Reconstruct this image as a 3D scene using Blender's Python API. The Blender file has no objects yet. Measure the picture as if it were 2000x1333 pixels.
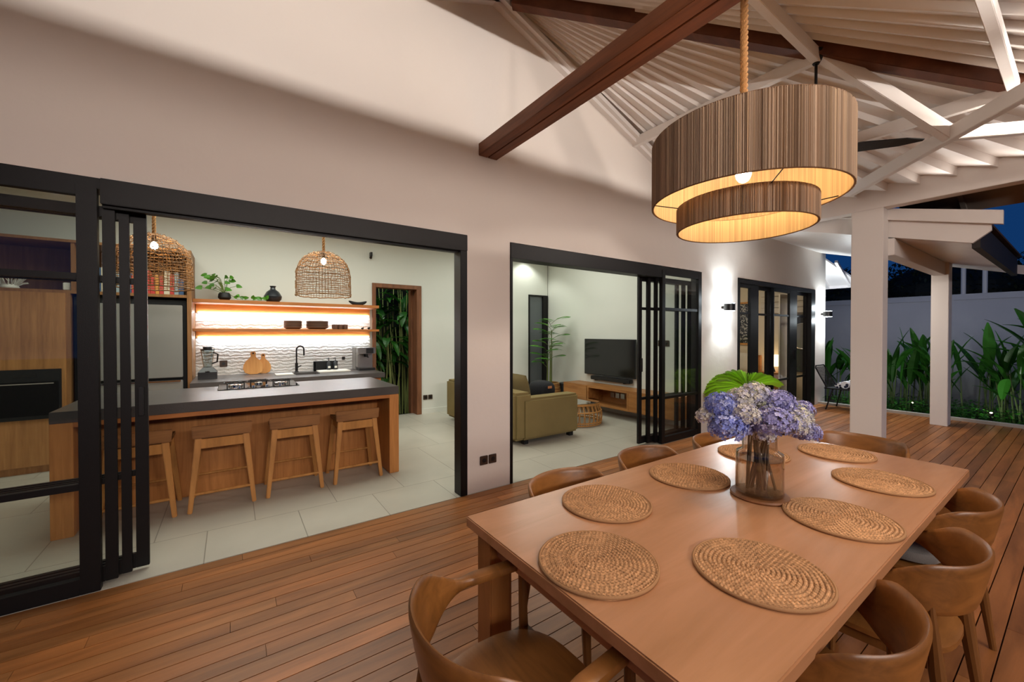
import bpy, math, random
from mathutils import Vector, Matrix
R = math.radians
random.seed(7)
SC = bpy.context.scene
COL = SC.collection

# ------------------------------------------------------------------ camera
cam_d = bpy.data.cameras.new('camera'); cam = bpy.data.objects.new('camera', cam_d); COL.objects.link(cam)
cam_d.sensor_width = 36; cam_d.lens = 36*787/2000; cam_d.shift_y = -8.3/2000
cam_d.clip_start = 0.02; cam_d.clip_end = 200
cam.location = (0, 0, 1.5); cam.rotation_euler = (R(90-0.6), 0, R(-34.8))
SC.camera = cam
# ------------------------------------------------------------------ view, world
SC.view_settings.view_transform = 'Standard'; SC.view_settings.look = 'None'
SC.view_settings.exposure = 0.0; SC.view_settings.gamma = 1; SC.view_settings.use_curve_mapping = False
SC.cycles.use_denoising = True; SC.cycles.max_bounces = 8; SC.cycles.transparent_max_bounces = 16
SC.cycles.sample_clamp_indirect = 6; SC.cycles.caustics_reflective = False; SC.cycles.caustics_refractive = False
W = bpy.data.worlds.new('night'); SC.world = W; W.use_nodes = True
W.node_tree.nodes['Background'].inputs[0].default_value = (0.005, 0.036, 0.135, 1)
W.node_tree.nodes['Background'].inputs[1].default_value = 0.9

# ------------------------------------------------------------------ lights
def area(name, loc, target, sx, sy, power, col, spread=180, xax=(1, 0, 0)):
    d = bpy.data.lights.new(name, 'AREA'); d.shape = 'RECTANGLE'; d.size = sx; d.size_y = sy; d.energy = power; d.color = col
    d.spread = R(spread)
    o = bpy.data.objects.new(name, d); COL.objects.link(o); o.location = loc
    z = (Vector(loc)-Vector(target)).normalized(); x = Vector(xax); x = (x-z*x.dot(z)).normalized(); y = z.cross(x)
    o.rotation_euler = Matrix((x, y, z)).transposed().to_euler(); return o
def point(name, loc, power, col, r=0.03):
    d = bpy.data.lights.new(name, 'POINT'); d.energy = power; d.color = col; d.shadow_soft_size = r
    o = bpy.data.objects.new(name, d); COL.objects.link(o); o.location = loc; return o
def spot(name, loc, target, power, col, ang, r=0.03, blend=.5):
    d = bpy.data.lights.new(name, 'SPOT'); d.energy = power; d.color = col; d.shadow_soft_size = r
    d.spot_size = R(ang); d.spot_blend = blend
    o = bpy.data.objects.new(name, d); COL.objects.link(o); o.location = loc
    o.rotation_euler = (Vector(target)-Vector(loc)).to_track_quat('-Z', 'Y').to_euler(); return o
WARM = (1, .78, .55); NEUT = (1, .90, .80); COOLW = (.97, 1.0, .90); COLD = (.82, .92, 1.0)
# strips lying on top of the front eave beam, washing the roof and the upper wall
area('eave_strip_light', (1.35, -0.585, 3.09), (1.35, 3.28, 3.75), 6.3, .008, 54, (1, .94, .88), spread=85)
area('added_table_fill', (2.4, .3, 3.35), (2.4, .5, 0), 2.2, .5, 40, (1, .86, .74))  # added fill without a lamp, lifts the table, chairs and shaded wall band
area('side_strip_light', (6.15, .3, 3.09), (5.0, .3, 3.6), 1.6, .02, 3, (1, .90, .82), xax=(0, 1, 0))
# terrace flood lights outside, in front of the deck
area('terrace_flood_light', (1.0, -4.2, 2.95), (2.5, 3.0, 1.0), 4.5, .4, 210, (1, .88, .79))
spot('corner_spot_light', (5.5, -.05, 3.27), (1.9, 3.3, 2.7), 140, (1, .88, .78), 70, .025)
# indoors
area('kitchen_ceiling_light', (0.5, 5.2, 3.12), (0.5, 5.2, 0), 3.2, 1.6, 88, COOLW)
area('living_ceiling_light', (4.2, 5.3, 3.12), (4.2, 5.3, 0), 2.2, 1.8, 46, COOLW)
spot('living_corner_light', (5.2, 6.75, 3.12), (5.2, 6.95, 1.0), 22, COOLW, 120, .05)
area('upper_shelf_strip_light', (.75, 6.965, 1.772), (.75, 6.97, 1.0), 2.2, .02, 11, COLD)
area('lower_shelf_strip_light', (.75, 6.965, 1.425), (.75, 6.97, .9), 2.2, .02, 7.5, COLD)
area('bedroom_ceiling_light', (8.5, 4.8, 3.0), (8.5, 4.8, 0), 1.5, 1.2, 30, (1, .88, .72))
# wall sconces up and down beams
for sx, sp in ((6.26, 55), (10.28, 60)):
    for dz in (.1, -.1):
        spot('sconce_beam_light', (sx, 3.19, 1.89+dz), (sx, 3.23, 1.89+dz*12), sp, (.85, .95, 1.0), 110, .02, .8)
        point('sconce_glow_light', (sx, 3.16, 1.89+dz*1.4), 9, (.85, .95, 1.0), .02)
area('added_porch_fill', (8.6, 2.3, 2.45), (9.0, 2.0, 0), 1.6, .4, 26, (1, .90, .80))  # added fill without a lamp, brightens the deck under the porch
# garden
spot('garden_spot_light', (10.5, 1.0, .15), (12.3, .8, 1.2), 14, (.9, 1, .8), 120, .03)
spot('garden_spot_light', (10.5, 2.6, .15), (12.3, 2.9, 1.2), 14, (.9, 1, .8), 120, .03)
area('garden_wall_wash_light', (10.6, 1.6, 2.35), (12.5, 1.6, 1.6), 4.0, .1, 22, (.72, .82, 1.0), xax=(0, 1, 0))
area('back_garden_light', (2.4, 7.5, 2.9), (2.4, 8.4, 0.8), 1.0, .3, 10, (.95, 1, .85))

# ------------------------------------------------------------------ helpers: materials
def lin(h):
    v = [int(h[i:i+2], 16)/255 for i in (0, 2, 4)]
    return tuple((c/12.92 if c <= .04045 else ((c+.055)/1.055)**2.4) for c in v)+(1,)
MATS = {}
def newmat(name):
    m = bpy.data.materials.new(name); m.use_nodes = True; MATS[name] = m
    nt = m.node_tree; return m, nt, nt.nodes['Principled BSDF']
def N(nt, t, **kw):
    n = nt.nodes.new(t)
    for k, v in kw.items():
        if k in n.inputs: n.inputs[k].default_value = v
        else: setattr(n, k, v)
    return n
def plain(name, col, rough=.5, metal=0, spec=.5, bump=0, bscale=60, emit=None, estr=0, attr=False, var=0, vscale=3):
    m, nt, p = newmat(name); c = lin(col)
    p.inputs['Base Color'].default_value = c; p.inputs['Roughness'].default_value = rough
    p.inputs['Metallic'].default_value = metal; p.inputs['Specular IOR Level'].default_value = spec
    tc = N(nt, 'ShaderNodeTexCoord')
    src = None
    if var:
        nz = N(nt, 'ShaderNodeTexNoise', Scale=vscale, Detail=4.0); nt.links.new(tc.outputs['Object'], nz.inputs['Vector'])
        mx = N(nt, 'ShaderNodeMixRGB'); mx.inputs[1].default_value = tuple(x*(1-var) for x in c[:3])+(1,)
        mx.inputs[2].default_value = tuple(min(1, x*(1+var)) for x in c[:3])+(1,)
        nt.links.new(nz.outputs['Fac'], mx.inputs[0]); src = mx.outputs[0]
    if attr:
        a = N(nt, 'ShaderNodeVertexColor'); a.layer_name = 'Col'
        if src:
            mm = N(nt, 'ShaderNodeMixRGB', blend_type='MULTIPLY'); mm.inputs[0].default_value = 1
            nt.links.new(src, mm.inputs[1]); nt.links.new(a.outputs[0], mm.inputs[2]); src = mm.outputs[0]
        else:
            mm = N(nt, 'ShaderNodeMixRGB', blend_type='MULTIPLY'); mm.inputs[0].default_value = 1; mm.inputs[1].default_value = c
            nt.links.new(a.outputs[0], mm.inputs[2]); src = mm.outputs[0]
    if src: nt.links.new(src, p.inputs['Base Color'])
    if bump:
        nz = N(nt, 'ShaderNodeTexNoise', Scale=float(bscale), Detail=4.0); nt.links.new(tc.outputs['Object'], nz.inputs['Vector'])
        b = N(nt, 'ShaderNodeBump', Strength=bump, Distance=.01); nt.links.new(nz.outputs['Fac'], b.inputs['Height'])
        nt.links.new(b.outputs[0], p.inputs['Normal'])
    if emit:
        p.inputs['Emission Color'].default_value = lin(emit); p.inputs['Emission Strength'].default_value = estr
    return m
def wood(name, c1, c2, axis=0, scale=6, rough=.45, attr=False, stretch=14, spec=.4, coord='Object'):
    m, nt, p = newmat(name)
    tc = N(nt, 'ShaderNodeTexCoord'); mp = N(nt, 'ShaderNodeMapping')
    s = [stretch]*3; s[axis] = 1; mp.inputs['Scale'].default_value = s
    nt.links.new(tc.outputs[coord], mp.inputs['Vector'])
    nz = N(nt, 'ShaderNodeTexNoise', Scale=scale/4, Detail=8.0, Roughness=.62, Distortion=.6)
    nt.links.new(mp.outputs[0], nz.inputs['Vector'])
    cr = N(nt, 'ShaderNodeValToRGB'); e = cr.color_ramp.elements
    e[0].position = .3; e[0].color = lin(c2); e[1].position = .68; e[1].color = lin(c1)
    nt.links.new(nz.outputs['Fac'], cr.inputs[0]); src = cr.outputs[0]
    if attr:
        a = N(nt, 'ShaderNodeVertexColor'); a.layer_name = 'Col'
        mm = N(nt, 'ShaderNodeMixRGB', blend_type='MULTIPLY'); mm.inputs[0].default_value = 1
        nt.links.new(src, mm.inputs[1]); nt.links.new(a.outputs[0], mm.inputs[2]); src = mm.outputs[0]
    nt.links.new(src, p.inputs['Base Color']); p.inputs['Roughness'].default_value = rough
    p.inputs['Specular IOR Level'].default_value = spec
    b = N(nt, 'ShaderNodeBump', Strength=.12, Distance=.004); nt.links.new(nz.outputs['Fac'], b.inputs['Height'])
    nt.links.new(b.outputs[0], p.inputs['Normal'])
    return m
def glass(name, tint=(.98, .988, .984, 1), refl=1.0):
    m = bpy.data.materials.new(name); m.use_nodes = True; nt = m.node_tree; nt.nodes.clear(); MATS[name] = m
    out = N(nt, 'ShaderNodeOutputMaterial'); mx = N(nt, 'ShaderNodeMixShader')
    tr = N(nt, 'ShaderNodeBsdfTransparent'); tr.inputs[0].default_value = tint
    gl = N(nt, 'ShaderNodeBsdfGlossy', Roughness=.02); fr = N(nt, 'ShaderNodeFresnel', IOR=1.5)
    ml = N(nt, 'ShaderNodeMath', operation='MULTIPLY'); ml.inputs[1].default_value = refl
    ge = N(nt, 'ShaderNodeNewGeometry'); iv = N(nt, 'ShaderNodeMath', operation='SUBTRACT'); iv.inputs[0].default_value = 1.0
    m3 = N(nt, 'ShaderNodeMath', operation='MULTIPLY'); nt.links.new(ge.outputs['Backfacing'], iv.inputs[1])
    nt.links.new(fr.outputs[0], ml.inputs[0]); nt.links.new(ml.outputs[0], m3.inputs[0]); nt.links.new(iv.outputs[0], m3.inputs[1]); nt.links.new(m3.outputs[0], mx.inputs[0])
    nt.links.new(tr.outputs[0], mx.inputs[1]); nt.links.new(gl.outputs[0], mx.inputs[2]); nt.links.new(mx.outputs[0], out.inputs[0])
    return m
def emitter(name, col, s):
    m = bpy.data.materials.new(name); m.use_nodes = True; nt = m.node_tree; nt.nodes.clear(); MATS[name] = m
    out = N(nt, 'ShaderNodeOutputMaterial'); e = N(nt, 'ShaderNodeEmission'); e.inputs[0].default_value = tuple(col)+(1,); e.inputs[1].default_value = s
    nt.links.new(e.outputs[0], out.inputs[0]); return m
def leafmat(name, col, trans=.3, rough=.4, attr=True):
    m, nt, p = newmat(name); out = nt.nodes['Material Output']
    p.inputs['Base Color'].default_value = lin(col); p.inputs['Roughness'].default_value = rough
    t = N(nt, 'ShaderNodeBsdfTranslucent'); t.inputs[0].default_value = lin(col)
    if attr:
        a = N(nt, 'ShaderNodeVertexColor'); a.layer_name = 'Col'
        mm = N(nt, 'ShaderNodeMixRGB', blend_type='MULTIPLY'); mm.inputs[0].default_value = 1; mm.inputs[1].default_value = lin(col)
        nt.links.new(a.outputs[0], mm.inputs[2]); nt.links.new(mm.outputs[0], p.inputs['Base Color']); nt.links.new(mm.outputs[0], t.inputs[0])
    mx = N(nt, 'ShaderNodeMixShader'); mx.inputs[0].default_value = trans
    nt.links.new(p.outputs[0], mx.inputs[1]); nt.links.new(t.outputs[0], mx.inputs[2]); nt.links.new(mx.outputs[0], out.inputs[0])
    return m

plaster = plain('white_plaster', 'DCD3CB', .75, bump=.25, bscale=9, var=.04, vscale=1.3, spec=.2)
plaster_in = plain('indoor_plaster', 'D9DAD2', .7, bump=.1, bscale=12, var=.03, vscale=1.5, spec=.2)
paint_white = plain('white_paint', 'E6E0DB', .5, bump=.05, bscale=30, spec=.3)
roof_white = plain('roof_sheet_paint', 'EEE8E3', .35, spec=.5, var=.05, vscale=2)
black_metal = plain('black_frame_metal', '100E0E', .45, metal=0, spec=.28, bump=.05, bscale=200)
black_plastic = plain('black_plastic', '121213', .35)
black_matte = plain('black_matte', '0C0C0D', .8)
grey_wall = plain('grey_render', '74747C', .85, bump=.4, bscale=7, var=.1, vscale=1.6)
ground = plain('dark_soil', '15130F', .95, bump=.6, bscale=20)
curb_mat = plain('pale_concrete', 'A9A39A', .8, bump=.3, bscale=30)
deck_wood = wood('deck_hardwood', 'B4743F', '825024', 0, 5, .40, attr=True, stretch=10)
teak_x = wood('table_teak', 'BA8660', 'A0724C', 0, 3.2, .27, stretch=9, spec=.45)
teak_z = wood('leg_teak', 'A9713E', '875526', 2, 4, .42, stretch=10)
chair_wood = wood('chair_teak', '96622F', '66401B', 0, 9, .36, stretch=6, spec=.5)
chair_leg = wood('chair_leg_teak', '85572A', '5E3B1A', 2, 5, .4, stretch=8)
stool_wood = wood('stool_oak', 'C88C4A', 'A06C34', 2, 6, .5, stretch=8)
stool_dark = wood('stool_rail_oak', '9A693A', '744A24', 0, 10, .55, stretch=6)
island_wood = wood('island_veneer', 'CE8C4C', 'AC6E36', 2, 7, .45, stretch=16)
cab_wood = wood('cabinet_veneer', 'B27E4A', '8E5F32', 2, 6, .45, stretch=18)
shelf_wood = wood('shelf_veneer', 'B8743A', '96592A', 0, 6, .45, stretch=14)
bounce_wood = wood('bounce_veneer', 'E2A45C', 'C98645', 0, 6, .4, stretch=14)  # warm bounced light under the shelves, put into the colour
brown_beam = wood('dark_timber', '8A5434', '5C3521', 1, 5, .55, stretch=10)
hip_timber = wood('hip_timber', '70412A', '4B2817', 0, 5, .6, stretch=4)
door_timber = wood('door_timber', '8A5A3C', '65402A', 2, 6, .5, stretch=10)
console_wood = wood('console_teak', 'B07A45', '8A582C', 1, 6, .4, stretch=10)
stone_top = plain('dark_stone', '4A4644', .32, bump=.1, bscale=90, var=.25, vscale=6)
steel = plain('brushed_steel', 'A9A6A2', .3, metal=1)
fridge_steel = plain('fridge_steel', '8E8E88', .42, metal=.55)
chrome = plain('chrome', 'D8D8D8', .12, metal=1)
clear = glass('clear_glass')
vase_glass = glass('vase_glass', (.96, .95, .93, 1), 3.0)
water_mat = glass('water', (.93, .87, .78, 1), 2.4)
darkglass = plain('hob_black_glass', '030304', .08, spec=.35)
screen = plain('tv_screen', '131314', .12, spec=.6)
olive = plain('olive_velvet', '80714A', .9, bump=.3, bscale=250, var=.12, vscale=5, spec=.2)
olive_dark = plain('olive_cushion', '6F6244', .95, bump=.3, bscale=200, var=.1, vscale=8, spec=.1)
grey_fabric = plain('grey_cushion', '7C7975', .95, bump=.3, bscale=250)
rattan = plain('rattan', 'B98A4F', .55, attr=True, bump=.3, bscale=300)
basket_weave = plain('basket_weave', '9C7648', .6, attr=True)
rope_mat = plain('jute_rope', 'A87B4A', .9, bump=.6, bscale=200, var=.2, vscale=60)
mat_weave = plain('seagrass', 'C09670', .8, attr=True, bump=.3, bscale=400, spec=.2)
terracotta = plain('stoneware', '5E4A3E', .5, attr=True, bump=.1, bscale=80)
dark_ceramic = plain('dark_ceramic', '22262B', .3, var=.4, vscale=25)
pot_mat = plain('planter_clay', '6B5F55', .8, bump=.3, bscale=60)
board_wood = wood('chopping_board_wood', 'D59A55', 'BD7F3C', 2, 8, .5, stretch=8)
white_ceramic = plain('white_ceramic', 'D9D6CC', .4)
linen = plain('linen', 'CFC4B2', .95, bump=.2, bscale=200)
leaf_dark = leafmat('heliconia_leaf', '2B5F20', .25, .35)
leaf_bright = leafmat('fan_palm_leaf', 'A2CC3A', .35, .4)
leaf_mid = leafmat('houseplant_leaf', '4F8A2E', .3, .4)
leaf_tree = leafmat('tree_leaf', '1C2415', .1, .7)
stem_mat = plain('green_stem', '5D6B2E', .6, var=.2, vscale=10)
stem_dark = plain('plant_stem', '3A4A22', .7, var=.3, vscale=10)
stem_brown = plain('flower_stem', '4E3B22', .6, var=.3, vscale=30)
petal = leafmat('hydrangea_petal', 'FFFFFF', .25, .6)
bulb_mat = emitter('warm_bulb', (1, .66, .33), 250)
bulb_small = emitter('basket_bulb', (1, .72, .40), 150)
led_mat = emitter('led_strip', (.9, .96, 1), 45)
cold_emit = emitter('sconce_lens', (.85, .95, 1), 60)
lampglow = emitter('bedside_lamp_glow', (1, .72, .42), 5)
spark = emitter('garden_lamp_lens', (1, .85, .6), 9)
art_mat = None
def raffia_mat():
    m, nt, p = newmat('raffia'); out = nt.nodes['Material Output']
    a = N(nt, 'ShaderNodeVertexColor'); a.layer_name = 'Col'
    nt.links.new(a.outputs[0], p.inputs['Base Color']); p.inputs['Roughness'].default_value = .8; p.inputs['Specular IOR Level'].default_value = .2
    t = N(nt, 'ShaderNodeBsdfTranslucent'); nt.links.new(a.outputs[0], t.inputs[0])
    mx = N(nt, 'ShaderNodeMixShader'); mx.inputs[0].default_value = .06
    nt.links.new(p.outputs[0], mx.inputs[1]); nt.links.new(t.outputs[0], mx.inputs[2]); nt.links.new(mx.outputs[0], out.inputs[0]); return m
raffia = raffia_mat()
def tile_mat():
    m, nt, p = newmat('floor_tile')
    tc = N(nt, 'ShaderNodeTexCoord'); mp = N(nt, 'ShaderNodeMapping'); mp.inputs['Location'].default_value = (.16, -.02-3.78, 0)
    nt.links.new(tc.outputs['Object'], mp.inputs['Vector'])
    b = N(nt, 'ShaderNodeTexBrick', Scale=1.0); b.offset = .5
    b.inputs['Mortar Size'].default_value = .0035; b.inputs['Brick Width'].default_value = .61; b.inputs['Row Height'].default_value = 1.2
    b.inputs['Color1'].default_value = lin('B9B5A8'); b.inputs['Color2'].default_value = lin('B3AFA2'); b.inputs['Mortar'].default_value = lin('8C887C')
    nt.links.new(mp.outputs[0], b.inputs['Vector'])
    nz = N(nt, 'ShaderNodeTexNoise', Scale=2.5, Detail=6.0); nt.links.new(tc.outputs['Object'], nz.inputs['Vector'])
    mr = N(nt, 'ShaderNodeMapRange'); mr.inputs[3].default_value = .86; mr.inputs[4].default_value = 1.1; nt.links.new(nz.outputs['Fac'], mr.inputs[0])
    mm = N(nt, 'ShaderNodeMixRGB', blend_type='MULTIPLY'); mm.inputs[0].default_value = 1
    nt.links.new(b.outputs[0], mm.inputs[1]); nt.links.new(mr.outputs[0], mm.inputs[2]); nt.links.new(mm.outputs[0], p.inputs['Base Color'])
    p.inputs['Roughness'].default_value = .38; return m
floor_tile = tile_mat()
def splash_mat():
    m, nt, p = newmat('relief_tile')
    p.inputs['Base Color'].default_value = lin('DAD8D2'); p.inputs['Roughness'].default_value = .35
    tc = N(nt, 'ShaderNodeTexCoord'); mp = N(nt, 'ShaderNodeMapping'); mp.inputs['Rotation'].default_value = (R(90), 0, 0)
    nt.links.new(tc.outputs['Object'], mp.inputs['Vector'])
    mw = N(nt, 'ShaderNodeMapping'); mw.inputs['Scale'].default_value = (1, 1, 1); nt.links.new(tc.outputs['Object'], mw.inputs['Vector'])
    w = N(nt, 'ShaderNodeTexWave', Scale=6.5, Distortion=6.0, Detail=3.0); w.bands_direction = 'Z'; w.inputs['Detail Scale'].default_value = 2.6
    nt.links.new(mw.outputs[0], w.inputs['Vector'])
    b = N(nt, 'ShaderNodeTexBrick', Scale=1.0); b.offset = 0
    b.inputs['Mortar Size'].default_value = .002; b.inputs['Brick Width'].default_value = .3; b.inputs['Row Height'].default_value = .3
    nt.links.new(mp.outputs[0], b.inputs['Vector'])
    s = N(nt, 'ShaderNodeMath', operation='SUBTRACT'); nt.links.new(w.outputs['Fac'], s.inputs[0]); nt.links.new(b.outputs['Fac'], s.inputs[1])
    bp = N(nt, 'ShaderNodeBump', Strength=.32, Distance=.012); nt.links.new(s.outputs[0], bp.inputs['Height']); nt.links.new(bp.outputs[0], p.inputs['Normal'])
    return m
splash = splash_mat()
def art_material():
    m, nt, p = newmat('ink_print'); tc = N(nt, 'ShaderNodeTexCoord')
    nz = N(nt, 'ShaderNodeTexNoise', Scale=9.0, Detail=1.5, Distortion=3.0); nt.links.new(tc.outputs['Object'], nz.inputs['Vector'])
    cr = N(nt, 'ShaderNodeValToRGB'); e = cr.color_ramp.elements; cr.color_ramp.interpolation = 'CONSTANT'
    e[0].color = lin('1A1A1C'); e[1].position = .52; e[1].color = lin('A9A59A'); nt.links.new(nz.outputs['Fac'], cr.inputs[0])
    nt.links.new(cr.outputs[0], p.inputs['Base Color']); return m
ink = art_material()
def towel_material():
    m, nt, p = newmat('patterned_towel'); tc = N(nt, 'ShaderNodeTexCoord')
    nz = N(nt, 'ShaderNodeTexVoronoi', Scale=18.0); nt.links.new(tc.outputs['Object'], nz.inputs['Vector'])
    cr = N(nt, 'ShaderNodeValToRGB'); e = cr.color_ramp.elements; cr.color_ramp.interpolation = 'CONSTANT'
    e[0].color = lin('23263B'); e[1].position = .45; e[1].color = lin('D8D8DC'); nt.links.new(nz.outputs['Distance'], cr.inputs[0])
    nt.links.new(cr.outputs[0], p.inputs['Base Color']); p.inputs['Roughness'].default_value = .95; return m
towel_mat = towel_material()

# ------------------------------------------------------------------ helpers: mesh building
class MB:
    def __init__(s): s.v = []; s.f = []; s.c = []
    def add(s, vs, fs, col=None):
        o = len(s.v); s.v += [tuple(v) for v in vs]; s.f += [tuple(i+o for i in f) for f in fs]; s.c += [col]*len(fs); return s
    def box(s, x0, x1, y0, y1, z0, z1, col=None):
        return s.add([(x, y, z) for x in (x0, x1) for y in (y0, y1) for z in (z0, z1)],
              [(0, 1, 3, 2), (4, 6, 7, 5), (0, 4, 5, 1), (2, 3, 7, 6), (0, 2, 6, 4), (1, 5, 7, 3)], col)
    def bar(s, p, q, w, h, up=(0, 0, 1), w2=None, h2=None, col=None):
        p = Vector(p); q = Vector(q); d = (q-p).normalized(); u = Vector(up)
        r = d.cross(u)
        if r.length < 1e-4: r = d.cross(Vector((1, 0, 0)))
        r.normalize(); u = r.cross(d).normalized(); w2 = w if w2 is None else w2; h2 = h if h2 is None else h2
        vs = []
        for c, a, b in ((p, w, h), (q, w2, h2)):
            for i, j in ((-1, -1), (1, -1), (1, 1), (-1, 1)): vs.append(c+r*(a/2*i)+u*(b/2*j))
        return s.add(vs, [(0, 3, 2, 1), (4, 5, 6, 7), (0, 1, 5, 4), (1, 2, 6, 5), (2, 3, 7, 6), (3, 0, 4, 7)], col)
    def tube(s, pts, r, seg=8, cap=True, col=None, closed=False):
        pts = [Vector(p) for p in pts]; n = len(pts)
        rr = r if isinstance(r, (list, tuple)) else [r]*n
        vs = []; ref = None
        for i, p in enumerate(pts):
            if closed: d = pts[(i+1) % n]-pts[i-1]
            else: d = pts[min(i+1, n-1)]-pts[max(i-1, 0)]
            if d.length < 1e-9: d = Vector((0, 0, 1))
            d.normalize()
            if ref is None:
                ref = Vector((0, 0, 1)) if abs(d.z) < .9 else Vector((1, 0, 0))
            a = ref-d*ref.dot(d)
            if a.length < 1e-5: a = d.orthogonal()
            a.normalize(); ref = a; b = d.cross(a)
            for k in range(seg):
                t = 2*math.pi*k/seg; vs.append(p+(a*math.cos(t)+b*math.sin(t))*rr[i])
        fs = []
        for i in range(n if closed else n-1):
            j = (i+1) % n
            for k in range(seg):
                k2 = (k+1) % seg; fs.append((i*seg+k, i*seg+k2, j*seg+k2, j*seg+k))
        if cap and not closed:
            fs.append(tuple(reversed(range(seg)))); fs.append(tuple((n-1)*seg+k for k in range(seg)))
        return s.add(vs, fs, col)
    def lathe(s, prof, c=(0, 0, 0), seg=32, col=None):
        vs = []; n = len(prof)
        for r, z in prof:
            for k in range(seg):
                t = 2*math.pi*k/seg; vs.append((c[0]+r*math.cos(t), c[1]+r*math.sin(t), c[2]+z))
        fs = []
        for i in range(n-1):
            for k in range(seg):
                k2 = (k+1) % seg; fs.append((i*seg+k, i*seg+k2, (i+1)*seg+k2, (i+1)*seg+k))
        if prof[0][0] > 1e-4: fs.append(tuple(reversed(range(seg))))
        if prof[-1][0] > 1e-4: fs.append(tuple((n-1)*seg+k for k in range(seg)))
        return s.add(vs, fs, col)
    def prism(s, poly, z0, z1, plane='xy', col=None):   # poly of 2D points, extruded
        def P(a, b, t): return {'xy': (a, b, t), 'xz': (a, t, b), 'yz': (t, a, b)}[plane]
        n = len(poly); vs = [P(a, b, z0) for a, b in poly]+[P(a, b, z1) for a, b in poly]
        fs = [tuple(reversed(range(n))), tuple(range(n, 2*n))]+[(i, (i+1) % n, n+(i+1) % n, n+i) for i in range(n)]
        return s.add(vs, fs, col)
    def grid(s, P, nu, nv, wrapu=False, col=None, colf=None):  # P(i,j)->point
        vs = [P(i, j) for i in range(nu) for j in range(nv)]; fs = []; cs = []
        for i in range(nu if wrapu else nu-1):
            for j in range(nv-1):
                i2 = (i+1) % nu; fs.append((i*nv+j, i2*nv+j, i2*nv+j+1, i*nv+j+1)); cs.append(colf(i, j) if colf else col)
        o = len(s.v); s.v += [tuple(v) for v in vs]; s.f += [tuple(a+o for a in f) for f in fs]; s.c += cs; return s
    def ell(s, c, rx, ry, rz, nu=16, nv=10, col=None, e=1.0):
        def sg(x, k): return math.copysign(abs(x)**k, x)
        prof = []
        vs = []
        for j in range(nv+1):
            ph = -math.pi/2+math.pi*j/nv
            for i in range(nu):
                th = 2*math.pi*i/nu
                vs.append((c[0]+rx*sg(math.cos(ph), e)*sg(math.cos(th), e), c[1]+ry*sg(math.cos(ph), e)*sg(math.sin(th), e), c[2]+rz*sg(math.sin(ph), e)))
        fs = [(j*nu+i, j*nu+(i+1) % nu, (j+1)*nu+(i+1) % nu, (j+1)*nu+i) for j in range(nv) for i in range(nu)]
        return s.add(vs, fs, col)
    def leaf(s, base, d, up, L, w, droop=.3, seg=8, fold=.25, col=None, prof=None):
        d = Vector(d).normalized(); up = Vector(up); p = Vector(base); r = d.cross(up)
        if r.length < 1e-3: r = d.orthogonal()
        r.normalize(); vs = []
        for i in range(seg+1):
            t = i/seg; ww = w/2*(prof(t) if prof else math.sin(math.pi*min(1, t*.92+.06))**.75)
            u = r.cross(d).normalized()
            vs += [p-r*ww+u*ww*fold, p.copy(), p+r*ww+u*ww*fold]
            d = (d+Vector((0, 0, -droop/seg))).normalized(); r2 = d.cross(Vector((0, 0, 1)))
            p = p+d*(L/seg)
        fs = []
        for i in range(seg):
            a = i*3; fs += [(a, a+1, a+4, a+3), (a+1, a+2, a+5, a+4)]
        return s.add(vs, fs, col)
    def build(s, name, mat, parent=None, smooth=False, bevel=0, sharp=35, label=None, cat=None, group=None, kind=None):
        me = bpy.data.meshes.new(name)
        off = Vector((0, 0, 0))
        if parent is not None:
            q = parent
            while q is not None: off += Vector(q.location); q = q.parent
        vs = [(v[0]-off.x, v[1]-off.y, v[2]-off.z) for v in s.v]
        me.from_pydata(vs, [], s.f)
        if any(c is not None for c in s.c):
            at = me.color_attributes.new('Col', 'FLOAT_COLOR', 'CORNER'); data = []
            for f, c in zip(s.f, s.c):
                c = c or (1, 1, 1); data += (list(c[:3])+[1.0])*len(f)
            at.data.foreach_set('color', data)
        me.materials.append(mat); me.update()
        if bevel or smooth:
            import bmesh
            bm = bmesh.new(); bm.from_mesh(me); bmesh.ops.recalc_face_normals(bm, faces=bm.faces)
            if bevel:
                es = [e for e in bm.edges if len(e.link_faces) == 2 and e.calc_face_angle(0) > .5]
                bmesh.ops.bevel(bm, geom=es, offset=bevel, segments=2, affect='EDGES', clamp_overlap=True)
            if smooth:
                for f in bm.faces: f.smooth = True
            bm.to_mesh(me); bm.free()
            if smooth: me.set_sharp_from_angle(angle=R(sharp))
        o = bpy.data.objects.new(name, me); COL.objects.link(o)
        if parent is not None: o.parent = parent
        tag(o, label, cat, group, kind); return o
def tag(o, label=None, cat=None, group=None, kind=None):
    if label: o['label'] = label
    if cat: o['category'] = cat
    if group: o['group'] = group
    if kind: o['kind'] = kind
def thing(name, loc, label, cat, group=None, kind=None, rz=0):
    o = bpy.data.objects.new(name, None); COL.objects.link(o); o.location = loc; o.rotation_euler = (0, 0, rz)
    o.empty_display_size = .1; tag(o, label, cat, group, kind); return o
CH = {}
def tree(o):
    return [c for c in bpy.data.objects if c.parent == o]
def dup(root, loc, rz=0, label=None, scale=None):
    def cp(o, par):
        c = o.copy(); COL.objects.link(c); c.parent = par
        for ch in tree(o): cp(ch, c)
        return c
    r = cp(root, None); r.location = loc; r.rotation_euler = (0, 0, rz)
    if scale: r.scale = scale
    if label: r['label'] = label
    return r
def B(*a, **k): return MB().box(*a, **k)
def S(name, mb, mat, label, **k): return mb.build(name, mat, label=label, kind='structure', cat='building', **k)

# ================================================================== THE SETTING
YF = 3.28; YI = 3.43
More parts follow.
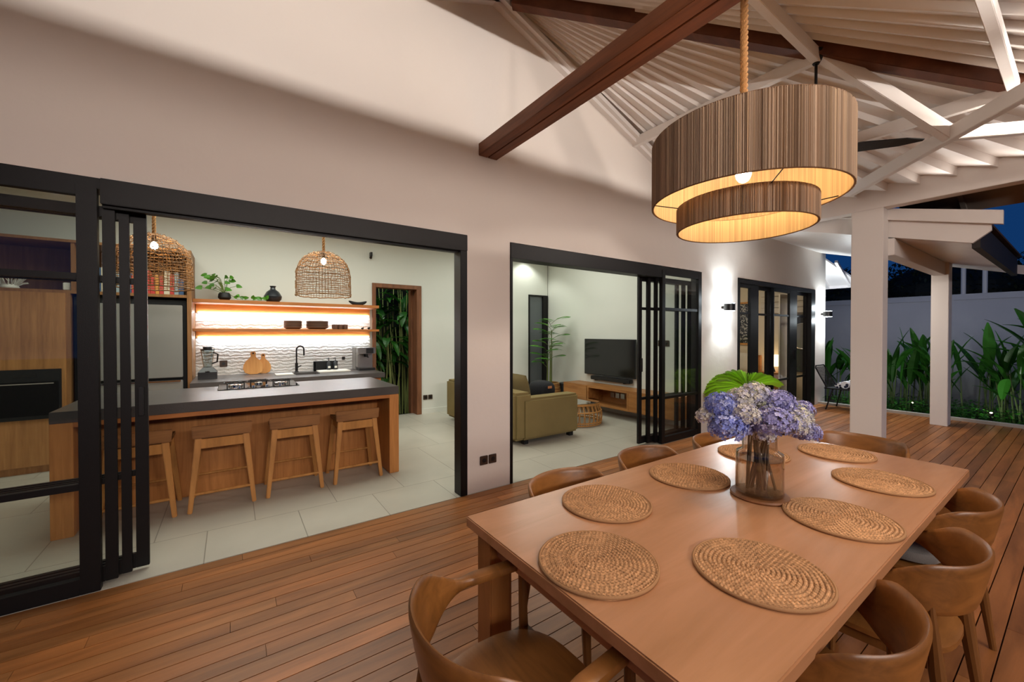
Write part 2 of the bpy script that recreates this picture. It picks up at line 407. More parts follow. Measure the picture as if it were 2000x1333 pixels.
# facade wall
fw = MB()
fw.box(-4.5, -1.95, YF, YI, 0, 2.392); fw.box(1.775, 2.255, YF, YI, 0, 2.392); fw.box(5.68, 6.73, YF, YI, 0, 2.392); fw.box(9.92, 10.5, YF, YI, 0, 2.392)
fw.prism([(-4.5, 2.392), (10.5, 2.392), (10.5, 3.19), (6.325, 3.19), (2.05, 4.782), (-2.225, 3.19), (-4.5, 3.19)], YF, YI, 'xz')
S('wall_front', fw, plaster, 'white plastered gable wall facing the terrace, pierced by three black framed glass doors')
S('wall_back', MB().box(-4.5, 1.97, 7.03, 7.2, 0, 3.2).box(2.85, 5.32, 7.03, 7.2, 0, 3.2).box(1.97, 2.85, 7.03, 7.2, 2.35, 3.2).box(5.32, 5.86, 7.03, 7.2, 2.33, 3.2), plaster_in,
  'white back wall of the kitchen and living room, behind the tiled shelves')
S('wall_right', B(5.88, 6.05, YI, 7.2, 0, 3.2), plaster_in, 'white living room wall that carries the television')
S('wall_left', B(-3.4, -3.25, YI, 7.03, 0, 3.2), plaster_in, 'white end wall of the kitchen beyond the tall cabinet')
S('wall_bedroom_back', B(6.05, 10.42, 6.9, 7.0, 0, 3.19), plaster_in, 'back wall of the bedroom')
S('wall_bedroom', B(10.42, 10.5, YI, 7.0, 0, 3.19), plain('bedroom_plaster', 'D8C9AE', .8), 'cream bedroom wall behind the farthest glass door')
S('ceiling_indoors', B(-3.4, 10.5, YI, 7.2, 3.2, 3.28), plaster_in, 'flat white ceiling over kitchen, living room and bedroom')
S('floor', B(-3.4, 10.5, YF, 7.2, -.1, 0), floor_tile, 'pale grey stone tile floor indoors')
# deck boards
dk = MB(); rnd = random.Random(3)
y = YF-.012; row = 0
while y > -3.2:
    x = -4.5-rnd.random()*2.2
    while x < 10.12:
        L = 1.6+rnd.random()*1.6; x1 = min(x+L, 10.12)
        k = .62+.5*rnd.random(); h = rnd.random()*.16-.08
        dk.box(max(x, -4.5)+.001, x1-.001, y-.087, y, -.025, 0, (k*(1+h*.5), k*(1-h*.2), k*(1-h)))
        x = x1
    y -= .092; row += 1
S('deck', dk, deck_wood, 'red brown hardwood terrace deck with boards running along the house', bevel=0)
S('ground', B(-30, 40, -30, 40, -.35, -.12), ground, 'dark planted soil around the terrace')
S('curb', B(10.12, 10.24, -3, 3.6, -.2, .045), curb_mat, 'pale concrete kerb between the deck and the planting bed')
S('wall_garden', B(12.5, 12.7, -6, 9, -.2, 2.18).box(12.47, 12.73, -6, 9, 2.18, 2.3), grey_wall, 'grey rendered garden wall behind the leafy plants')
# columns
cl = thing('column', (6.27, 1.5, 0), 'square white terrace column in front, next to the dining table', 'column', kind='structure')
B(6.23, 6.44, 1.395, 1.69, 0, 3.1).build('shaft', paint_white, cl, bevel=.006)
cl = thing('column', (9.45, 1.4, 0), 'square white terrace column farther off, beside the planting bed', 'column', kind='structure')
B(9.35, 9.6, 1.3, 1.5, 0, 2.63).build('shaft', paint_white, cl, bevel=.006)
# ---- main roof: half pyramid with slats fanning out of the apex
AP = Vector((2.05, 3.28, 4.78)); SL = .372
ceil = MB()
def slope_fan(e0, e1, n, step):
    e0 = Vector(e0); e1 = Vector(e1)
    for k in range(n):
        a = e0.lerp(e1, k/n); b = e0.lerp(e1, (k+1)/n)
        t0 = .02
        segs = 6
        for i in range(segs):
            u0 = t0+(1-t0)*i/segs; u1 = t0+(1-t0)*(i+1)/segs
            q = [AP.lerp(a, u0), AP.lerp(a, u1), AP.lerp(b, u1)-Vector((0, 0, step*(.15+.85*u1))), AP.lerp(b, u0)-Vector((0, 0, step*(.15+.85*u0)))]
            m0 = (AP.lerp(b, u0)); m1 = AP.lerp(b, u1)
            ceil.add(q, [(0, 1, 2, 3)]); ceil.add([q[3], q[2], m1, m0], [(0, 1, 2, 3)])
EX = 6.42
zE = AP.z-SL*(EX-AP.x)
cr_ = (EX, -.74, zE); cl_ = (-2.32, -.74, zE)
slope_fan((EX, 3.28, zE), cr_, 14, .10)
slope_fan(cr_, cl_, 26, .10)
slope_fan(cl_, (-2.32, 3.28, zE), 13, .10)
up = [AP+Vector((0, 0, .1)), Vector((EX, 3.28, zE+.1)), Vector((EX, -.74, zE+.1)), Vector((-2.32, -.74, zE+.1)), Vector((-2.32, 3.28, zE+.1))]
ceil.add(up, [(0, 1, 2), (0, 2, 3), (0, 3, 4)])
ceil.build('ceiling', roof_white, label='white slatted terrace roof whose slats fan out from the gable apex', cat='building', kind='structure')
oh = MB(); oh.add([(6.38, 1.36, 3.16), (7.05, 1.36, 2.91), (7.05, -1.3, 2.91), (6.38, -1.3, 3.16), (6.38, 1.36, 3.20), (7.05, 1.36, 2.95), (7.05, -1.3, 2.95), (6.38, -1.3, 3.20)], [(0, 1, 2, 3), (4, 7, 6, 5), (0, 4, 5, 1), (1, 5, 6, 2), (2, 6, 7, 3), (3, 7, 4, 0)])
for k in range(6): oh.bar((6.4, 1.3-.45*k, 3.13), (7.02, 1.3-.45*k, 2.90), .04, .05)
oh.build('ceiling_overhang', plain('weathered_soffit', '8F857C', .7), label='greyish roof overhang outside the right eave beam', cat='building', kind='structure')
def beam(name, p, q, w, h, mat, label, up=(0, 0, 1), bevel=.004):
    return MB().bar(p, q, w, h, up).build(name, mat, label=label, cat='beam', kind='structure', bevel=bevel)
S('strip_cutoff_ledge', MB().box(-1.8, 5.95, -.63, -.375, 3.05, 3.06).box(-1.8, 5.95, -.385, -.375, 3.05, 3.0995), paint_white, 'unseen white ledge added along the front eave beam to cut off the strip light')  # added out of view, its lip draws the cutoff line on the gable wall
tb = MB(); tb.box(1.90, 1.995, -1.0, 3.28, 3.155, 3.265); tb.box(2.003, 2.10, -1.0, 3.28, 3.155, 3.265); tb.box(1.99, 2.01, -1.0, 3.28, 3.17, 3.26)
tb.build('tie_beam', brown_beam, label='dark brown timber tie beam running from the gable wall over the table', cat='beam', kind='structure', bevel=.003)
hipend = Vector((6.27, -.61, AP.z-.07-SL*4.22))
beam('hip_rafter', AP+Vector((.15, -.14, -.14)), hipend+Vector((.5, -.46, -.2)), .10, .13, hip_timber, 'brown hip rafter slanting down to the right under the white roof')
beam('hip_rafter', AP+Vector((-.15, -.14, -.14)), (-2.2, -.61, hipend.z), .10, .13, hip_timber, 'brown hip rafter slanting down to the left, out of the picture')
beam('eave_beam', (6.30, -.85, 3.09), (6.30, 3.28, 3.09), .16, .26, paint_white, 'deep white eave beam resting on the front column at the right')
beam('eave_beam', (-2.3, -.7, 3.12), (6.3, -.7, 3.12), .14, .28, paint_white, 'white eave beam along the open front of the terrace')
def zr(x): return AP.z-SL*(x-AP.x)
for k, (x, lab) in enumerate(((4.13, 'inner'), (5.21, 'outer'))):
    yy = 3.28-(x-2.05)*.92; z = zr(x)-.14
    beam('roof_purlin', (x, 3.28, z), (x, yy, z), .06, .11, paint_white, lab+' white purlin under the right roof slope, ending at the gable wall')
    beam('roof_purlin', (x, yy, z), (4.1-x, yy, z), .06, .11, paint_white, lab+' white purlin under the front roof slope above the table')
Pp = Vector((4.13, 1.37, 3.93)); Nn = Vector((5.07, .709, 3.2))
beam('roof_strut', Pp, Nn, .07, .12, paint_white, 'white strut slanting from the fan mount down to the cross ties')
beam('roof_tie', (6.15, 1.69, 3.2), (3.3, -.9, 3.2), .06, .12, paint_white, 'long white diagonal tie from the front column across the roof corner')
beam('roof_tie', Nn, (6.2, -.52, 3.2), .06, .10, paint_white, 'short white diagonal tie running to the roof corner')
rk = MB(); rk.bar((2.0, 3.25, 4.66), (6.0, 3.25, 3.16), .06, .06); rk.bar((2.0, 3.20, 4.70), (6.2, 3.20, 3.125), .05, .05)
rk.build('trim_1', paint_white, label='white trim strips along the right gable rake', cat='building', kind='structure')
rk = MB(); rk.bar((2.1, 3.25, 4.66), (-1.9, 3.25, 3.16), .06, .06)
rk.build('trim_2', paint_white, label='white trim strip along the left gable rake', cat='building', kind='structure')
# ---- porch roof beyond the front column
def zp(y): return 3.18-.286*(3.28-y)
pr = MB(); n = 26
for k in range(n):   # soffit boards
    x0 = 6.5+3.7*k/n; x1 = 6.5+3.7*(k+1)/n
    pr.add([(x0+.004, 3.28, zp(3.28)), (x1-.004, 3.28, zp(3.28)), (x1-.004, .75, zp(.75)), (x0+.004, .75, zp(.75)),
            (x0+.004, 3.28, zp(3.28)+.03), (x1-.004, 3.28, zp(3.28)+.03), (x1-.004, .75, zp(.75)+.03), (x0+.004, .75, zp(.75)+.03)],
           [(0, 3, 2, 1), (4, 5, 6, 7), (0, 1, 5, 4), (1, 2, 6, 5), (2, 3, 7, 6), (3, 0, 4, 7)])
pr.build('ceiling_porch', roof_white, label='white boarded soffit of the low porch roof beyond the front column', cat='building', kind='structure')
B(6.5, 10.2, .68, .74, 2.40, 2.67).build('fascia', plain('dark_gutter', '2A2522', .7), label='dark eave fascia of the low porch roof', cat='building', kind='structure')
def raked(x0, x1, ya, yb, za, zb, h):
    return MB().prism([(ya, za), (yb, zb), (yb, zb+h), (ya, za+h)], x0, x1, 'yz')
bb = MB().prism([(3.28, 3.18), (.73, 2.45), (.60, 2.56), (.60, 2.70), (3.28, 3.44)], 6.45, 6.5, 'yz'); bb.prism([(3.28, 3.36), (.52, 2.60), (.52, 2.74), (3.28, 3.48)], 6.40, 6.46, 'yz')
bb.build('barge_board', paint_white, label='white stepped barge board of the porch roof beside the front column', cat='building', kind='structure')
bb = MB().prism([(3.28, 3.18), (.6, 2.41), (.6, 2.55), (3.28, 3.3)], 10.2, 10.25, 'yz')
bb.build('barge_board', paint_white, label='far white barge board at the garden end of the porch roof', cat='building', kind='structure')
tl = MB(); rnd = random.Random(5)
for r_ in range(8):
    y0 = .66+.3*r_; z0 = 2.655+.286*(y0-.66)
    for k in range(16):
        x0 = 6.42+.24*k; tl.bar((x0+.12, y0-.02, z0+.045), (x0+.12, y0+.34, z0+.045+.06), .232, .02, col=(1, 1, 1))
tl.build('roof_tiles', plain('clay_roof_tiles', '4A382E', .85, bump=.5, bscale=40, var=.3, vscale=8), label='weathered clay tiles on top of the porch roof', cat='roof', kind='structure')
beam('porch_beam', (6.44, 1.41, 2.52), (9.6, 1.41, 2.52), .14, .2, paint_white, 'white beam linking the two terrace columns')
ph = MB()   # hip end of the roof past the house corner
ph.add([(10.2, 3.4, 3.22), (11.4, 2.9, 2.56), (11.4, 5.5, 2.56), (10.2, 5.5, 3.22), (10.2, 3.4, 3.26), (11.4, 2.9, 2.6), (11.4, 5.5, 2.6), (10.2, 5.5, 3.26)],
       [(0, 1, 2, 3), (4, 7, 6, 5), (0, 4, 5, 1), (1, 5, 6, 2), (2, 6, 7, 3), (3, 7, 4, 0)])
for yy in (3.1, 3.5, 3.9, 4.4): ph.bar((10.5, yy, 3.0), (11.4, yy, 2.54), .05, .06)
ph.bar((11.4, 2.85, 2.57), (11.4, 5.5, 2.57), .05, .12)
ph.build('ceiling_corner', paint_white, label='white soffit and rafters of the roof past the far house corner', cat='building', kind='structure')

# ---- sliding glass doors
def panel(parent, x0, x1, y, z0, z1, stile=.06, depth=.045, handle=None, name='sliding_panel', mull=(.617, 1.82), rs=None):
    m = MB(); d = depth; rs = rs or stile
    m.box(x0, x0+stile, y, y+d, z0, z1); m.box(x1-rs, x1, y, y+d, z0, z1)
    m.box(x0+stile, x1-rs, y, y+d, z0, z0+.09); m.box(x0+stile, x1-rs, y, y+d, z1-.06, z1)
    for mz in mull: m.box(x0+stile, x1-rs, y+.005, y+d-.005, mz-.018, mz+.018)
    p = m.build(name, black_metal, parent, bevel=.002)
    B(x0+stile, x1-rs, y+d/2-.003, y+d/2+.003, z0+.09, z1-.06).build('glass', clear, p)
    if handle:
        MB().box(handle-.012, handle+.012, y-.03, y, .98, 1.16).build('handle', black_plastic, p, bevel=.004)
    return p
d1 = thing('door_1', (0, YF, 0), 'wide black framed sliding glass door open onto the kitchen', 'door', kind='structure')
MB().box(-.62, 1.775, YF-.015, YF+.15, 2.245, 2.392).box(-1.95, -.62, YF, YF+.15, 2.33, 2.392).box(1.705, 1.775, YF-.01, YF+.12, 0, 2.245).box(-.62, 1.70, YF+.02, YF+.05, 2.23, 2.245).build('door_frame', black_metal, d1, bevel=.003)
panel(d1, -1.95, -.635, YF-.005, 0, 2.34, .065, .05, name='fixed_panel', rs=.085)
panel(d1, -1.85, -.571, YF+.055, 0.02, 2.245, .055, .024)
panel(d1, -1.80, -.515, YF+.095, 0.02, 2.245, .046, .024)
panel(d1, -1.75, -.440, YF+.135, 0.02, 2.245, .062, .03, handle=-.468)
d2 = thing('door_2', (3.9, YF, 0), 'black framed sliding glass door open onto the living room', 'door', kind='structure')
MB().box(2.255, 4.70, YF-.015, YF+.15, 2.235, 2.385).box(4.70, 5.68, YF, YF+.15, 2.335, 2.385).box(2.255, 2.285, YF-.01, YF+.15, 0, 2.245).box(5.64, 5.68, YF, YF+.15, 0, 2.34).build('door_frame', black_metal, d2, bevel=.003)
panel(d2, 4.72, 5.66, YF-.005, 0, 2.34, .07, .05, name='fixed_panel')
panel(d2, 4.66, 5.50, YF+.055, 0.02, 2.245, .05, .035)
panel(d2, 4.55, 5.42, YF+.095, 0.02, 2.245, .06, .035)
panel(d2, 4.42, 5.32, YF+.135, 0.02, 2.245, .06, .035, handle=4.45)
d3 = thing('door_3', (8.3, YF, 0), 'farthest black framed glass door between the two wall lights', 'door', kind='structure')
MB().box(6.73, 9.92, YF-.01, YF+.14, 2.31, 2.38).box(6.73, 6.80, YF-.01, YF+.14, 0, 2.31).box(9.72, 9.92, YF-.01, YF+.14, 0, 2.31).build('door_frame', black_metal, d3, bevel=.003)
panel(d3, 6.80, 7.50, YF+.02, 0, 2.31, .05, .05, name='fixed_panel', rs=.28)
panel(d3, 7.48, 8.10, YF+.07, 0, 2.31, .04, .04, rs=.17)
panel(d3, 8.08, 9.10, YF+.02, 0, 2.31, .03, .045, handle=9.0, rs=.33)
panel(d3, 9.08, 9.74, YF+.07, 0, 2.31, .03, .04, rs=.05)
# inner doors
d4 = thing('door_4', (2.4, 7.1, 0), 'timber framed doorway beside the kitchen shelves, open to the green garden', 'door', kind='structure')
MB().box(1.97, 2.03, 7.0, 7.2, 0, 2.35).box(2.76, 2.85, 7.0, 7.2, 0, 2.35).box(2.03, 2.76, 7.0, 7.2, 2.28, 2.35).build('door_frame', door_timber, d4, bevel=.003)
MB().box(2.72, 2.76, 7.2, 7.32, 0, 2.28).build('door_leaf', door_timber, d4)
d5 = thing('door_5', (5.6, 7.1, 0), 'tall narrow grey door in a black frame in the living room corner', 'door', kind='structure')
MB().box(5.32, 5.35, 7.01, 7.12, 0, 2.33).box(5.72, 5.86, 7.01, 7.12, 0, 2.33).box(5.35, 5.72, 7.01, 7.12, 2.30, 2.33).build('door_frame', black_metal, d5)
B(5.35, 5.72, 7.05, 7.09, 0, 2.30).build('door_leaf', plain('grey_door', '5A5F62', .3), d5)
bd = MB().box(2.85, 5.32, 7.015, 7.03, 0, .09); bd.build('baseboard_back', plaster_in, label='low white skirting along the back wall', cat='building', kind='structure')
bd = MB().box(5.865, 5.88, 3.43, 7.03, 0, .09); bd.build('baseboard_right', plaster_in, label='low white skirting under the television wall', cat='building', kind='structure')

# ================================================================== DINING
tx0, tx1, ty0, ty1 = .78, 3.31, .375, 1.45
tb_ = thing('dining_table', (2.045, .91, 0), 'long teak dining table set with round woven placemats', 'table')
B(tx0, tx1, ty0, ty1, .708, .75).build('tabletop', teak_x, tb_, bevel=.004)
MB().box(tx0+.10, tx1-.10, ty0+.06, ty0+.085, .63, .708).box(tx0+.10, tx1-.10, ty1-.085, ty1-.06, .63, .708).box(tx0+.06, tx0+.085, ty0+.12, ty1-.12, .63, .708).box(tx1-.085, tx1-.06, ty0+.12, ty1-.12, .63, .708).build('apron', teak_x, tb_)
for x in (tx0+.03, tx1-.13):
    for y in (ty0+.04, ty1-.14):
        B(x, x+.10, y, y+.10, 0, .708).build('leg', teak_z, tb_, bevel=.004)

# woven placemats: one spiral braid as a polar height field
def placemat_mb(Rm=.188, rows=14):
    rnd = random.Random(11); m = MB(); nr = rows*4; na = 520; pw = Rm/rows
    tone = [[.72+.42*rnd.random() for _ in range(90)] for _ in range(rows+2)]
    def P(i, j):
        a = 2*math.pi*i/na; r = Rm*j/nr
        rs = r/pw+a/(2*math.pi); row = int(rs); fr = rs-row
        nb = max(6, int(2*math.pi*max(r, pw)/.0135)); ph = a*nb+(row*2.4)+ (1.5 if fr > .5 else -1.5)*.9
        h = (math.sin(math.pi*fr)**.6)*.55+.45*abs(math.sin(ph/2+ (fr-.5)*1.4))
        edge = 1 if j < nr else 0
        wob = .0015*math.sin(5*a)+.0012*math.sin(11*a+1)
        return ((r+wob*(j/nr))*math.cos(a), (r+wob*(j/nr))*math.sin(a),   .002+.0105*h*edge+ (.0 if edge else -.003))
    def cf(i, j):
        a = 2*math.pi*i/na; rs = (j/nr*Rm)/pw+a/(2*math.pi); row = min(int(rs), rows); fr = rs-int(rs)
        t = tone[row][int(i/na*89)]; t *= .5+.6*math.sin(math.pi*min(max(fr, 0.05), .95))**.7; t *= .8+.35*abs(math.sin(a*max(6, int(2*math.pi*j/nr*Rm/.0135))/2+row*1.2))
        return (t, t*.95, t*.86)
    m.grid(P, na, nr+1, wrapu=True, colf=cf)
    m.add([(Rm*math.cos(2*math.pi*i/60), Rm*math.sin(2*math.pi*i/60), .0) for i in range(60)], [tuple(reversed(range(60)))], (.6, .55, .5))
    m.tube([(Rm*math.cos(2*math.pi*i/90), Rm*math.sin(2*math.pi*i/90), .0055) for i in range(90)], .0055, 6, closed=True, col=(.75, .7, .6))
    return m
mats = [((.975, .915), 'round placemat at the near end of the table, before the pulled-out chair'),
        ((1.344, 1.21), 'round woven placemat on the house side of the table, second from the near left corner'),
        ((1.945, 1.19), 'round woven placemat on the house side of the table, just left of the vase'),
        ((2.63, 1.185), 'round woven placemat half hidden behind the flower vase'),
        ((1.352, .588), 'large-looking round placemat on the open side, nearest the camera'),
        ((2.001, .572), 'round woven placemat at the open side, middle one, right of the vase foot'),
        ((2.66, .598), 'round woven placemat at the open side near the far right corner'),
        ((3.07, .90), 'round woven placemat at the far end of the table before the end chair')]
pm = None
for k, ((x, y), lab) in enumerate(mats):
    if pm is None:
        pm = placemat_mb().build('placemat', mat_weave, smooth=True, sharp=60); tag(pm, lab, 'placemat', 'woven placemats on the table'); pm.location = (x, y, .7505)
    else:
        dup(pm, (x, y, .7505), random.random()*6, lab)

# chairs
def dining_chair():
    t = thing('dining_chair', (0, 0, 0), 'x', 'chair', 'teak chairs around the dining table')
    hw, hb = .262, .262
    def plan(a):   # a in degrees from the back, negative left
        r = R(a); k = .93
        if abs(a) <= 90: return Vector((hw*math.copysign(abs(math.sin(r))**k, r), -hb*abs(math.cos(r))**k+.0, 0))
        e = (abs(a)-90)/100*.25
        return Vector((math.copysign(hw-.02*e/.25, a), e, 0))
    def sm(x, a, b): x = min(1, max(0, (x-a)/(b-a))); return x*x*(3-2*x)
    def section(a, m_in):
        p = plan(a); q = plan(a+.5); d = (q-p).normalized(); nrm = Vector((d.y, -d.x, 0))   # outward
        s = sm(abs(a), 46, 86)
        zt = .752-.086*s; zb = .565+.07*s; th = .022+.022*sm(abs(a), 60, 100)
        if abs(a) > 90: th += .006; 
        lean = .035*(1-s)
        pts = []
        N_ = 12
        for k in range(N_):
            ang = 2*math.pi*k/N_; ca, sa = math.cos(ang), math.sin(ang)
            cx = th/2*math.copysign(abs(ca)**.7, ca); cz = (zt-zb)/2*math.copysign(abs(sa)**.45, sa)
            z = (zt+zb)/2+cz; f = (z-.6)/.15
            pts.append(Vector((p.x, p.y, z))+nrm*(cx+lean*f*.8))
        return pts
    def loft(a0, a1, n, capm=True):
        m = MB(); vs = []
        for i in range(n+1): vs += section(a0+(a1-a0)*i/n, 0)
        fs = []
        for i in range(n):
            for k in range(12):
                k2 = (k+1) % 12; fs.append((i*12+k, (i+1)*12+k, (i+1)*12+k2, i*12+k2))
        fs.append(tuple(range(12))); fs.append(tuple(n*12+k for k in reversed(range(12))))
        return m.add(vs, fs)
    loft(-76, 76, 44).build('backrest', chair_wood, t, smooth=True, sharp=50)
    loft(76, 172, 16).build('armrest', chair_wood, t, smooth=True, sharp=50)
    loft(-76, -172, 16).build('armrest', chair_wood, t, smooth=True, sharp=50)
    m = MB(); na, nr = 40, 8
    def SP(i, j, top):
        a = 2*math.pi*i/na; r = j/nr; e = .72
        x = .235*r*math.copysign(abs(math.cos(a))**e, math.cos(a)); y = .235*r*math.copysign(abs(math.sin(a))**e, math.sin(a))+.01
        x *= 1-.12*max(0, -y/.235)
        dz = -.014*(1-r**2)*(1 if top else 0)
        edge = -.006 if j == nr and top else (.006 if j == nr else 0)
        return (x, y, (.448 if top else .418)+dz+edge)
    m.grid(lambda i, j: SP(i, j, True), na, nr+1, wrapu=True); m.grid(lambda i, j: SP(i, nr-j, False), na, nr+1, wrapu=True)
    o = len(m.v)//2
    m.add([], [])
    m.f += [((i*(nr+1)+nr), (((i+1) % na)*(nr+1)+nr), o+((i+1) % na)*(nr+1), o+i*(nr+1)) for i in range(na)]; m.c += [None]*na
    m.build('seat', chair_wood, t, smooth=True, sharp=40)
    for sx in (-1, 1):
        MB().tube([(sx*.238, .225, 0), (sx*.243, .215, .3), (sx*.246, .205, .655)], [.013, .020, .014], 10).build('leg', chair_leg, t, smooth=True)
        MB().tube([(sx*.225, -.255, 0), (sx*.203, -.205, .40), (sx*.193, -.188, .60)], [.013, .021, .010], 10).build('leg', chair_leg, t, smooth=True)
    MB().box(-.235, .235, .195, .225, .385, .418).box(-.19, .19, -.18, -.15, .385, .418).bar((-.235, .2, .4), (-.18, -.17, .4), .025, .035).bar((.235, .2, .4), (.18, -.17, .4), .025, .035).build('seat_rail', chair_leg, t)
    return t
ch = dining_chair()
ch.location = (.67, .95, 0); ch.rotation_euler = (0, 0, R(-90)); ch['label'] = 'teak armchair pulled out at the near end of the table'
for (x, y, a, lab) in ((1.40, .515, 2, 'teak chair on the open side, nearest of three, in the lower right corner'),
                       (2.08, .475, -2, 'teak chair on the open side of the table, the middle of three'),
                       (2.72, .505, 1, 'teak chair on the open side of the table, farthest of three'),
                       (1.42, 1.38, 180, 'teak chair on the house side of the table, nearest of three'),
                       (2.13, 1.42, 178, 'teak chair on the house side, the middle one before the living room door'),
                       (2.84, 1.36, 182, 'teak chair on the house side, farthest of three, left of the flowers'),
                       (3.52, .93, 90, 'teak chair at the far end of the table near the white column')):
    dup(ch, (x, y, 0), R(a), lab)
MB().ell((2.72, .56, .478), .20, .19, .042, 24, 10, e=.6).build('seat_cushion', grey_fabric, smooth=True, label='grey cushion on the farthest chair of the open side', cat='cushion')

# vase and flowers
VX, VY = 1.985, .865
MB().lathe([(0, 0), (.116, 0), (.12, .006), (.116, .013), (0, .013)], (VX, VY, .7505), 40).build('trivet', wood('trivet_wood', '8A5A32', '6A4020', 0, 6, .5), smooth=True, label='thin round brown trivet under the glass vase', cat='trivet')
vs = thing('flower_vase', (VX, VY, .7645), 'clear glass vase with a narrower neck, holding hydrangeas in water', 'vase')
MB().lathe([(.001, .004), (.092, .004), (.097, .012), (.097, .17), (.094, .19), (.078, .20), (.071, .205), (.070, .29), (.072, .30), (.069, .30), (.067, .29), (.068, .207), (.076, .196), (.091, .186), (.093, .17), (.093, .014), (.001, .010)], (VX, VY, .761), 48).build('glass_body', vase_glass, vs, smooth=True)
MB().lathe([(.001, .015), (.091, .015), (.091, .165), (.001, .165)], (VX, VY, .761), 40).build('water', water_mat, vs, smooth=True)
def flower(loc, r, cols, label, seed):
    rnd = random.Random(seed); c = Vector(loc)
    t = thing('hydrangea', (VX, VY, .78), label, 'flower', 'hydrangeas in the glass vase')
    m = MB(); n = 430
    for k in range(n):
        ph = math.acos(1-2*(k+.5)/n); th = k*2.39996; d = Vector((math.sin(ph)*math.cos(th), math.sin(ph)*math.sin(th), math.cos(ph)))
        if d.z < -.55: continue
        d = (d+Vector((rnd.uniform(-.18, .18), rnd.uniform(-.18, .18), rnd.uniform(-.18, .18)))).normalized()
        p = c+d*r*rnd.uniform(.76, 1.1)*(1, 1, .86)[0]; p.z = c.z+(p.z-c.z)*.86
        a = d.orthogonal().normalized(); b = d.cross(a); s = r*rnd.uniform(.12, .19); rot = rnd.random()*6
        col = Vector(rnd.choice(cols))*rnd.uniform(.55, 1.2)
        for q in range(4):
            t0 = rot+q*math.pi/2; u = a*math.cos(t0)+b*math.sin(t0); v = a*math.cos(t0+math.pi/2)+b*math.sin(t0+math.pi/2)
            lift = d*s*rnd.uniform(.05, .5)
            m.add([p, p+u*s*.6-v*s*.42+lift*.6, p+u*s*1.05+lift, p+u*s*.6+v*s*.42+lift*.6], [(0, 1, 2, 3)], tuple(col))
    m.build('flower_head', petal, t)
    b0 = Vector((VX+rnd.uniform(-.055, .055), VY+rnd.uniform(-.055, .055), .782)); nk = Vector((VX+(c.x-VX)*.2, VY+(c.y-VY)*.2, 1.03))
    MB().tube([b0, b0.lerp(nk, .5)+Vector((0, 0, 0)), nk, c], [.006, .006, .005, .004], 7).build('stem', stem_brown, t, smooth=True)
BL = [(.26, .33, .80), (.36, .42, .88), (.20, .25, .66), (.55, .60, .92)]
PU = [(.46, .45, .82), (.36, .36, .70), (.66, .65, .88), (.28, .27, .56)]
CR = [(.80, .76, .66), (.68, .66, .72), (.85, .82, .72), (.55, .56, .78)]
GR = [(.52, .58, .40), (.66, .66, .70), (.78, .76, .50), (.44, .42, .66)]
cr2 = Vector((math.cos(R(34.8)), -math.sin(R(34.8)), 0)); cf2 = Vector((math.sin(R(34.8)), math.cos(R(34.8)), 0))
for k, (u, f, z, r, cc, lab) in enumerate((
    (-.180, 0, 1.185, .066, BL, 'blue hydrangea at the upper left of the bouquet'), (-.175, -.05, 1.095, .075, BL, 'strong blue hydrangea low on the left of the bouquet'),
    (-.105, -.06, 1.15, .060, CR, 'pale lilac hydrangea between the blue and cream ones, front left'), (-.065, .04, 1.205, .060, CR, 'cream hydrangea at the top, left of centre'),
    (.005, .05, 1.225, .065, CR, 'cream and lilac hydrangea topmost in the centre'), (.02, -.07, 1.12, .080, PU, 'large violet hydrangea in the front centre of the bouquet'),
    (.085, 0, 1.195, .065, PU, 'violet hydrangea at the top right of centre'), (.115, -.06, 1.11, .070, CR, 'greyish lilac hydrangea front right'),
    (.175, .02, 1.13, .066, GR, 'greenish cream hydrangea on the right of the bouquet'), (.225, .05, 1.15, .052, PU, 'small purple hydrangea at the far right edge'),
    (.0, -.03, 1.06, .05, CR, 'small cream hydrangea low in the centre over the vase rim'), (-.09, -.01, 1.085, .05, PU, 'small violet hydrangea low left of the centre'),
    (.17, -.06, 1.075, .055, PU, 'violet hydrangea low on the right side, above the table'), (.055, .01, 1.17, .055, GR, 'greenish cream hydrangea between the violet ones'),
    (-.235, .02, 1.13, .045, CR, 'small pale hydrangea at the far left edge'), (-.05, .14, 1.12, .07, PU, 'lilac hydrangea at the back of the bouquet'), (.10, .15, 1.14, .065, PU, 'violet hydrangea behind on the right side'))):
    flower(Vector((VX, VY, z-.018))+cr2*u+cf2*f, r, cc, lab, 20+k)

